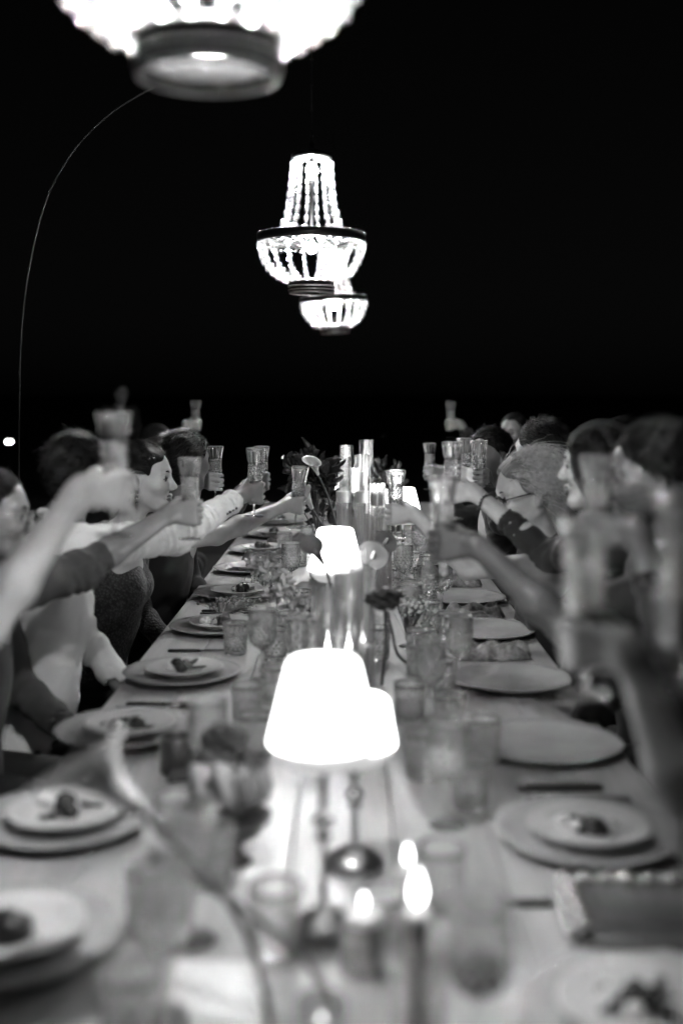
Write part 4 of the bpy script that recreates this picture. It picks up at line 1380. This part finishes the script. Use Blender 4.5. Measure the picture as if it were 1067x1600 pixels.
# ------------------------------------------------------------------ flowers
def leaf_mesh(name, L, Wd, m, cup=.25, droop=.25, n=8, wave=0.0):
    def fn(u, v):
        w = Wd * math.sin(math.pi * min(1, u ** .75)) ** .9 * (v - .5) + 0
        return (L * u, w, L * (cup * (abs(v - .5) * 2) ** 2 * Wd / L - droop * u * u) + wave * math.sin(u * 12) * (v - .5))
    return MB().grid(fn, n, 4).mesh(name, m)
LEAF = [leaf_mesh('leaf', .085, .055, 'leaf', .5, .2), leaf_mesh('leaf', .12, .05, 'leaf', .4, .35, 8, .01), leaf_mesh('leaf', .06, .045, 'leaf', .7, .1)]
PETAL = leaf_mesh('petal', .027, .024, 'petal2', .5, .25, 6)
def orient(d, roll=0.0):
    d = Vector(d).normalized()
    return (Vector((1, 0, 0)).rotation_difference(d) @ Matrix.Rotation(roll, 4, 'X').to_quaternion()).to_euler()
def spathe(m, size, n=26, k=14, open_=1.0):
    """calla lily trumpet: flared, longer on one side, rolled at the lip"""
    mb = MB()
    def fn(u, v):
        a = 2 * math.pi * v * 1.06
        t = u
        r = (.10 + .16 * t + .42 * open_ * t ** 3.2) * size
        hgt = size * (1.15 * t + .42 * t ** 2 * math.cos(a) - .10 * max(0, t - .85) * 4)
        r *= 1 + .10 * math.cos(a) * t
        return (r * math.cos(a), r * math.sin(a) + .02 * size * t * v, hgt)
    return mb.grid(fn, k, n).mesh('spathe', m)
def calla(label, stem_pts, d, size, m='petal', sr=.005, roll=0.0, open_=1.0):
    base = Vector(stem_pts[0])
    t = thing('calla_lily', label, 'flower', base)
    loc = [Vector(p) - base for p in stem_pts]
    MB().tube(smooth(loc, 4), sr, 8).build('stem', 'stem', t)
    q = (UP.rotation_difference(Vector(d).normalized()) @ Matrix.Rotation(roll, 4, 'Z').to_quaternion()).to_euler()
    sp = solid(link('spathe', spathe(m, size, open_=open_), t, loc[-1], q), .0012)
    MB().tube([(0, 0, size * .15), (size * .04, 0, size * .8)], [size * .05, size * .035], 8).build('spadix', 'petal2', t, loc=loc[-1], rot=q)
    return t
calla('large blurred pale calla lily at the left foreground, its stem crossing the table', [at(425, 1610, 1.42), at(395, 1480, 1.45), at(340, 1385, 1.48), at(265, 1310, 1.50), at(215, 1262, 1.52)],
      at(105, 1165, 1.58) - at(215, 1262, 1.52), .105, 'petal', .005, 2.4, 1.1)
calla('slim dark stemmed lily crossing below the foreground lamp', [at(535, 1590, 1.43), at(470, 1490, 1.47), at(410, 1440, 1.5), at(330, 1385, 1.53), at(285, 1345, 1.56)],
      Vector((-.6, .1, .2)), .05, 'petal2', .0055, .5, .7)
calla('white calla lily hooked beside the dark bloom', [on_table(640, 1040), at(620, 1020, 3.25), at(612, 985, 3.2), at(606, 965, 3.2)], Vector((-.25, -.5, .8)), .055, 'petal', .0045, 1.0, .8)
calla('pale calla lily rising from the far leafy bouquet', [at(528, 830, 4.75), at(520, 800, 4.72), at(508, 765, 4.7), at(497, 742, 4.68)], Vector((-.35, -.25, .9)), .058, 'petal', .004, 2.6, .8)
calla('pale calla lily lying across the far tumbler', [at(515, 835, 4.6), at(500, 815, 4.55), at(488, 795, 4.5)], Vector((-.4, -.2, .85)), .06, 'petal', .004, .6, .6)
calla('backlit grey calla lily in front of the left side of the middle lamp shade', [on_table(520, 1010) , at(518, 925, 3.2), at(505, 880, 3.15)], Vector((-.5, -.15, .85)), .055, 'petal3', .0045, 2.0, .75)

def heart(name, S, m):
    def fn(u, v):
        a = (v - .5) * 2 * math.pi
        r = S * (1 - .55 * abs(a / math.pi) ** 1.2) * (1.15 - .15 * math.cos(a * 2))
        return (u * r * math.cos(a), u * r * math.sin(a) * .95, .25 * S * u * u - .25 * S * (u * math.cos(a)) ** 2 + .0015 * math.sin(a * 3) * u)
    return MB().grid(fn, 8, 32).mesh(name, m)
def anthurium(label, base, tip, d, S, m='petal2'):
    t = thing('anthurium', label, 'flower', base)
    loc = Vector(tip) - Vector(base)
    MB().tube(smooth([Vector((0, 0, 0)), loc * .5 + Vector((.01, 0, .02)), loc], 4), .0035, 8).build('stem', 'stem', t)
    q = orient(d, 1.2)
    solid(link('spathe', heart('spathe', S, m), t, loc, q), .0012)
    MB().tube([(0, 0, .004), (S * .35, 0, .03)], [.006, .0035], 8).build('spadix', 'petal', t, loc=loc, rot=q)
anthurium('fan shaped pale anthurium right of the middle lamp shade', on_table(572, 1010), at(582, 872, 3.45), (.5, .1, .8), .052, 'petal3')
anthurium('pale heart shaped bloom behind the middle lamp', on_table(560, 985), at(600, 850, 3.75), (.5, .2, .5), .042, 'petal3')

def dark_bloom(label, base, c, r, seed, extra=()):
    t = thing('dark_flower', label, 'flower', base)
    c = Vector(c) - Vector(base)
    MB().tube(smooth([Vector((0, 0, 0)), c * .5 + Vector((.008, 0, .01)), c], 4), .005, 8).build('stem', 'stem', t)
    b = Body(); rs = np.random.RandomState(seed)
    for k in range(7):
        off = rs.normal(size=3) * r * .45; off[2] *= .7
        b.ell(tuple(c + Vector(off)), (r * .6, r * .55, r * .42), None, .01)
    def post(P, D):
        return D + .004 * np.sin(P[:, 0] * 260 + 3 * np.sin(P[:, 2] * 120)) * np.sin(P[:, 1] * 240) + .003 * np.sin(P[:, 2] * 300 + P[:, 0] * 150)
    b.post.append(post)
    b.build('bloom', M['dark'], t, .0045, (0, 0, 0))
    return t
dark_bloom('dark ruffled cockscomb bloom right of the middle lamp', on_table(596, 1070), at(600, 932, 3.05), .036, 3)
dark_bloom('dark ruffled bloom above the pale round flower on the left', at(365, 1300, 2.02), at(352, 1185, 2.02), .050, 5)

def bouquet(label, base, c, spread, n, seed, blooms=3):
    t = thing('leafy_bouquet', label, 'plant', base)
    r = random.Random(seed); c = Vector(c) - Vector(base)
    MB().lathe([(.03, 0), (.045, .01), (.05, .08), (.036, .14), (.040, .16), (.037, .16), (.032, .135), (.044, .08), (0, .02)], 24).build('vase', 'satin', t)
    for k in range(12):
        e = c + Vector((r.gauss(0, spread[0] * .6), r.gauss(0, spread[1] * .6), r.gauss(0, spread[2] * .6)))
        MB().tube(smooth([Vector((0, 0, .10)), Vector((e.x * .3, e.y * .3, .10 + (e.z - .1) * .5)), e], 3), .0022, 5).build('stem', 'stem', t)
    for k in range(n):
        while True:
            v = Vector((r.uniform(-1, 1), r.uniform(-1, 1), r.uniform(-1, 1)))
            if .25 < v.length < 1: break
        p = c + Vector((v.x * spread[0], v.y * spread[1], v.z * spread[2]))
        link('leaf', LEAF[k % 3], t, p, orient(v + Vector((0, 0, r.uniform(-.3, .6))), r.uniform(0, 6.28)), r.uniform(.40, .78))
    for k in range(blooms):
        v = Vector((r.uniform(-.6, .6) * spread[0], -spread[1] * .6, r.uniform(-.5, .6) * spread[2]))
        link('bloom', blob(.035, .9, seed + k, .16, 'dark', 18, 12), t, c + v, (r.random(), r.random(), 0), r.uniform(.7, 1.1))
bouquet('dark leafy bouquet towering left of the far glass cylinders', on_table(500, 905), at(485, 742, 4.95), (.100, .09, .090), 120, 11, 7)
bouquet('low dark foliage behind the reaching hand on the right', on_table(612, 845), at(598, 745, 6.3), (.10, .09, .06), 60, 12, 2)
bouquet('low dark foliage right of the black leafy bouquet', on_table(545, 850), at(515, 800, 5.4), (.10, .09, .08), 60, 14, 2)

def orchid(label, base, pts, n, seed):
    t = thing('orchid', label, 'flower', base)
    r = random.Random(seed); P = smooth([Vector(p) - Vector(base) for p in pts], 5)
    MB().tube(P, .0026, 6).build('stem', 'stem', t)
    for k in range(n):
        p = P[int((len(P) - 1) * (.35 + .65 * k / max(1, n - 1)))] + Vector((r.uniform(-.02, .02), r.uniform(-.02, .02), r.uniform(-.012, .012)))
        d = Vector((r.uniform(-.6, .6), -1, r.uniform(-.2, .7)))
        bl = link('blossom', blob(.007, 1.1, k, .2, 'petal2', 8, 6), t, p, orient(d, r.uniform(0, 6)), r.uniform(.85, 1.15))
        for j in range(5):
            a = 2 * math.pi * j / 5
            link('petal', PETAL, bl, (0, .004 * math.cos(a), .004 * math.sin(a)), orient(Vector((.35, math.cos(a), math.sin(a))), r.uniform(-.3, .3) + a))
orchid('spray of pale orchids over the left tumblers', on_table(478, 1000), [on_table(478, 1000), at(470, 950, 3.55), at(440, 905, 3.6), at(405, 890, 3.65)], 7, 3)
orchid('spray of grey orchids just left of the middle lamp stem', on_table(500, 1030), [on_table(500, 1030), at(485, 980, 3.4), at(455, 935, 3.4), at(425, 925, 3.45)], 6, 5)
orchid('pale orchids beside the sharp tumbler on the left', on_table(455, 940), [on_table(455, 940), at(440, 905, 4.1), at(425, 880, 4.1), at(400, 870, 4.1)], 5, 9)

def sprig(label, base, c, R, n, seed, m='petal', br=.005):
    t = thing('flower_sprig', label, 'flower', base)
    r = random.Random(seed); c = Vector(c) - Vector(base)
    st = MB(); bl = MB()
    for k in range(n):
        v = Vector((r.gauss(0, .5), r.gauss(0, .5), r.gauss(0, .5)))
        e = c + Vector((v.x * R[0], v.y * R[1], v.z * R[2]))
        st.tube([(0, 0, 0), e * .6 + Vector((0, 0, .005)), e], .0008, 4, False)
        bl.ball(e, br * r.uniform(.6, 1.2), 6, 4)
    a = st.build('stems', 'stem', t); a['kind'] = 'stuff'
    b = bl.build('blossoms', m, t); b['kind'] = 'stuff'
sprig('white baby breath tuft left of the foreground shade', on_table(485, 1062), at(484, 985, 3.3), (.035, .035, .055), 130, 4)
sprig('fine white tuft below the middle lamp', on_table(520, 1040), at(512, 970, 3.3), (.035, .03, .04), 80, 6)
sprig('dried grey herb sprig lying between two left plates', on_table(345, 962), on_table(368, 950) + Vector((0, 0, .02)), (.09, .04, .018), 170, 8, 'petal2', .006)
sprig('tiny white blossoms among the glasses on the right', on_table(636, 1000), at(640, 945, 3.6), (.06, .05, .03), 70, 9)
# pale round bloom in a dark bowl
p = on_table(368, 1345)
t = thing('flower_bowl', 'dark footed bowl holding a pale round bloom on the left', 'bowl', p)
MB().lathe([(.030, 0), (.026, .006), (.012, .014), (.012, .03), (.04, .045), (.062, .075), (.064, .080), (.060, .078), (.035, .05), (0, .045)], 32).build('bowl', 'satin', t)
t = thing('round_bloom', 'pale round ruffled bloom sitting in the dark footed bowl', 'flower', p + Vector((0, 0, .085)))
RP = [leaf_mesh('petal', .058, .062, 'petal2', .9, -.35, 7), leaf_mesh('petal', .050, .055, 'petal2', .9, -.4, 7)]
rd = random.Random(2)
link('core', blob(.022, 1, 4, .1, 'petal'), t, (0, 0, .0))
for ring in range(4):
    for k in range(7 + ring):
        a = 2 * math.pi * (k + ring * .5) / (7 + ring); e = 1.35 - ring * .36
        link('petal', RP[(k + ring) % 5 == 0], t, (.006 * ring * math.cos(a), .006 * ring * math.sin(a), 0), orient(Vector((math.cos(a), math.sin(a), math.tan(e) if e < 1.5 else 8)), math.pi * 0 + rd.uniform(-.2, .2)), rd.uniform(.85, 1.1) * (.7 + .12 * ring))

# ------------------------------------------------------------------ guests: left side
G = 'guests raising a toast'
I = person('l1', 'guest at the left edge, seen only as a pale blurred arm raising a flute', (-1.14, 1.78, 1.28), (1, .4, .1), [dict(side='R', g=at(178, 766, 2.25), elbow=at(-25, 985, 2.05), thick=1.12, sleeve=0, u=(.0, 0, 1), sc=.98)],
           cloth='black', neck='dress', female=True, style='long', res=.006, group=G, P=Vector((-1.2, 1.7, .5)))
flute_in(I['R'], 'blurred champagne flute raised highest on the left, above a pale fist')
I = person('l2', 'man in wire glasses at the left edge, facing the table in profile', at(-12, 806, 3.05), (1, .12, -.05), [dict(side='R', g=at(297, 800, 3.40), sleeve=1.28, pole=(0, -.3, -1))],
           cloth='charcoal', skin='skin2', style='crop', res=.005, group=G, lean=.05)
spectacles(I, 'chrome', .0011)
flute_in(I['R'], 'champagne flute in front of the white jacket sleeve', .080)
I = person('l3', 'dark haired man in a white jacket seen from behind, arm stretched out', at(124, 740, 3.45), (.58, .81, -.06), [dict(side='R', g=at(398, 770, 4.05), sleeve=1.83, u=(.03, 0, 1))],
           t=(.93, .37, 0), cloth='white', style='messy', skin='skin2', res=.0042, cres=.0065, group=G, foldamp=.0055, lean=.10, hs=.95)
flute_in(I['R'], 'sharp champagne flute held out by the man in the white jacket', .083)
R_ = I['R']; e = R_['E'].lerp(R_['W'], .72); dr = (R_['W'] - R_['E']).normalized()
side = dr.cross(Vector((-.35, -1, .1))).normalized()
for k in range(4):
    b = MB().ball((0, 0, 0), .0085, 10, 5, .6).build('button', 'choc', I['root'], loc=e + dr * (.019 * k - .01) + side * .018 + Vector((0, -.047, -.012)) - I['org'])
I = person('l4', 'woman with drop earrings in profile, wearing a dark knitted dress', at(226, 748, 4.05), (1, -.05, -.02), [dict(side='R', g=at(464, 788, 4.5), sleeve=0, u=(.10, -.05, 1), sc=.92)],
           cloth='dress', neck='dress', female=True, style='bun', res=.0036, cres=.008, group=G, lean=.16)
flute_in(I['R'], 'champagne flute held by the woman in the dark dress, farthest into the table', .093)
h, org = I['head'], I['org']
m = MB().tube([h.p(-.004, -.0865, -.040) - org, h.p(-.004, -.0875, -.082) - org], .0016, 5).ball(h.p(-.004, -.086, -.046) - org, .006, 8, 6).ball(h.p(-.004, -.088, -.060) - org, .0085, 10, 6).ball(h.p(-.004, -.088, -.077) - org, .006, 8, 6)
m.build('earring', 'pearl', I['root'])
m = MB()
for k in range(9):
    m.ball(h.p(.045 - .013 * k, -.064 - .002 * k, .080 - .004 * k) - org, .004, 8, 5)
m.build('hair_clip', 'pearl', I['root'])
stray(I, 40, 'hair', 2)
I = person('l5', 'dark suited man behind the woman in profile, white cuff and watch showing', at(292, 722, 4.70), (.55, .83, 0), [dict(side='R', g=at(409, 752, 5.0), sleeve=1.78)],
           cloth='black', style='short', skin='skin3', res=.006, group=G)
flute_in(I['R'], 'dim champagne flute behind the white jacket man hand')
R_ = I['R']; dr = (R_['W'] - R_['E']).normalized(); c0 = R_['E'].lerp(R_['W'], .80)
rot = UP.rotation_difference(dr).to_matrix()
MB().lathe([(.038, -.03), (.036, .035), (.033, .035), (.034, -.03)], 20, c=c0 - I['org'], R=rot, close=True).build('shirt_cuff', 'white', I['root'])
MB().lathe([(.0300, -.008), (.0310, 0), (.0300, .008), (.028, .0)], 20, c=R_['W'] - dr * .022 - I['org'], R=rot, close=True).ball(R_['W'] - dr * .022 + Vector((0, -.028, .014)) - I['org'], .014, 12, 6, .6).build('watch', 'chrome', I['root'])
I = person('l6', 'guest hidden in the dark, showing a hand with a ring and a flute', at(258, 728, 5.32), (.95, .1, 0), [dict(side='R', g=at(337, 752, 4.98), sleeve=1.6, sc=1.0)], cloth='black', style='short', res=.006, group=G)
flute_in(I['R'], 'champagne flute held by the hand with a ring')
I = person('l7', 'far guest in the dark on the left, hand lifted high with a flute', at(247, 694, 7.2), (.9, -.3, 0), [dict(side='R', g=at(306, 664, 7.35), sleeve=1.85)], cloth='black', style='short', res=.009, cres=.014, group=G, skin='skin2')
flute_in(I['R'], 'small far champagne flute highest on the left side')
person('l8', 'man standing in the dark far behind the left guests', at(190, 615, 14.0), (.5, -.8, 0), [], t=(.5, -.85, 0), cloth='black', style='short', res=.010, cres=.016, standing=True, skin='skin2', group='people standing behind')

# ------------------------------------------------------------------ guests: right side
I = person('r0', 'nearest guest beyond the right edge, only a blurred hand with a flute in view', (.98, .98, 1.30), (-1, .3, 0), [dict(side='L', g=at(1068, 965, 1.38), sleeve=1.8, sc=.9)], skin='skin3', cloth='black', style='short', res=.007, group=G)
flute_in(I['L'], 'blurred champagne flute at the right edge with a bright streak')
I = person('r1', 'guest beyond the right edge holding a flute by its stem, a bare blurred forearm', (.95, 1.50, 1.28), (-1, .2, 0), [dict(side='L', g=at(912, 1005, 1.57), elbow=at(1085, 1300, 1.44), sleeve=0, sc=.88, thick=.95)], skin='skin2', cloth='grey', neck='dress', female=True, style='long', res=.006, group=G)
flute_in(I['L'], 'large blurred champagne flute over the right chargers, held by its stem', .07)
I = person('r2', 'guest in a pale sleeve beyond the right edge, arm bent up behind the near flute', (1.02, 2.12, 1.32), (-1, .2, 0), [dict(side='L', g=at(932, 828, 2.35), elbow=at(1055, 1010, 2.25), sleeve=1.75)], cloth='black', skin='skin3', style='short', res=.006, group=G)
flute_in(I['L'], 'blurred champagne flute before the bearded man face')
I = person('r3', 'bearded man with dark hair at the right edge, in profile', at(1015, 748, 2.75), (-1, .12, -.06), [dict(side='L', g=at(692, 850, 2.72), elbow=at(885, 985, 2.60), sleeve=.8)], cloth='black', cres=.007, style='swept', res=.0045, group=G, skin='skin3', lean=.05)
flute_in(I['L'], 'blurred champagne flute held over the right side chargers on a long bare forearm', .080)
h, org = I['head'], I['org']
bd = Body()
bd.ell(h.p(.028, 0, -.050), (.068, .064, .072), h.R, .03)
for q in (-1, 1): bd.cap(h.p(-.008, q * .058, -.045), h.p(.066, q * .020, -.102), .020, .019, .03)
bd.cap(h.p(.08, -.01, -.103), h.p(.08, .01, -.103), .022, .022, .03)
def bpost(P, D):
    L = h.local(P); x, y, z = L[:, 0], L[:, 1], L[:, 2]
    D = np.maximum(D, z + .028 - .35 * np.maximum(0, .03 - x)); D = np.maximum(D, -(x + .012))
    D = np.maximum(D, .028 - np.sqrt((x - .105) ** 2 + (y * .8) ** 2 + ((z + .058) * 1.6) ** 2))
    return D + .0012 * np.sin(x * 500 + 3 * np.sin(z * 300)) * np.sin(z * 420)
bd.post.append(bpost)
bd.build('beard', M['beard'], I['root'], .004, org)
I = person('r4', 'woman with loose dark hair on the right, sleeve and bracelet reaching across', at(934, 728, 3.30), (-.95, .30, -.05), [dict(side='L', g=at(707, 768, 3.60), elbow=at(858, 868, 3.42), sleeve=1.62)], cloth='black', neck='suit', female=True, style='long', res=.005, group=G)
flute_in(I['L'], 'champagne flute in the hand with the bracelet', .085)
R_ = I['L']; dr = (R_['W'] - R_['E']).normalized(); rot = UP.rotation_difference(dr).to_matrix()
m = MB()
for k in range(20):
    a = 2 * math.pi * k / 20; m.ball(R_['W'] - dr * .035 + rot @ Vector((.031 * math.cos(a), .031 * math.sin(a), .003 * math.sin(3 * a))) - I['org'], .0048, 6, 4)
m.build('bracelet', 'charcoal', I['root'])
stray(I, 50, 'brown', 5, .08)
I = person('r5', 'blonde woman in dark rimmed glasses leaning in on the right', at(822, 772, 3.85), (-.95, -.16, -.22), [dict(side='L', g=at(618, 803, 4.0), sleeve=.0, pole=(.2, -.2, -1), sc=.95)], t=(-1, -.1, 0), cloth='black', neck='suit', female=True, hair='blonde', style='bob', res=.0036, cres=.008, group=G, hs=1.04)
spectacles(I, 'blackmetal', .0026)
stray(I, 110, 'blonde', 7, .07, .0007)
flute_in(I['L'], 'champagne flute held by the blonde woman beside the far lamp')
R_ = I['L']; dr = (R_['W'] - R_['E']).normalized(); rot = UP.rotation_difference(dr).to_matrix()
I = person('r7', 'dark haired man behind the blonde woman, turned towards the camera', at(762, 715, 5.05), (-.75, -.66, 0), [dict(side='L', g=at(748, 748, 4.6), sleeve=1.8)], cloth='black', style='short', skin='skin2', res=.006, group=G)
flute_in(I['L'], 'champagne flute in front of the dark haired man chin')
I = person('r8', 'guest behind the blonde woman, only dark hair and a forehead showing', at(842, 706, 4.45), (-.62, .78, .0), [dict(side='L', g=at(726, 742, 4.75), sleeve=1.8)], cloth='black', style='short', res=.006, group=G)
flute_in(I['L'], 'champagne flute just left of the blonde woman hairline')
I = person('r9', 'far man in the dark facing the camera, highest head on the right', at(802, 676, 7.4), (-.55, -.83, -.05), [dict(side='L', g=at(704, 664, 7.6), sleeve=1.85)], cloth='black', style='crop', skin='skin2', res=.008, cres=.014, group=G)
flute_in(I['L'], 'small far champagne flute highest on the right side')
I = person('r11', 'far guest in the dark on the right, mostly hidden by raised flutes', at(765, 735, 6.2), (-.9, -.2, 0), [dict(side='L', g=at(671, 738, 6.0), sleeve=1.5)], cloth='black', style='short', skin='skin2', res=.008, cres=.014, group=G)
flute_in(I['L'], 'champagne flute standing clear beside the right lamp')
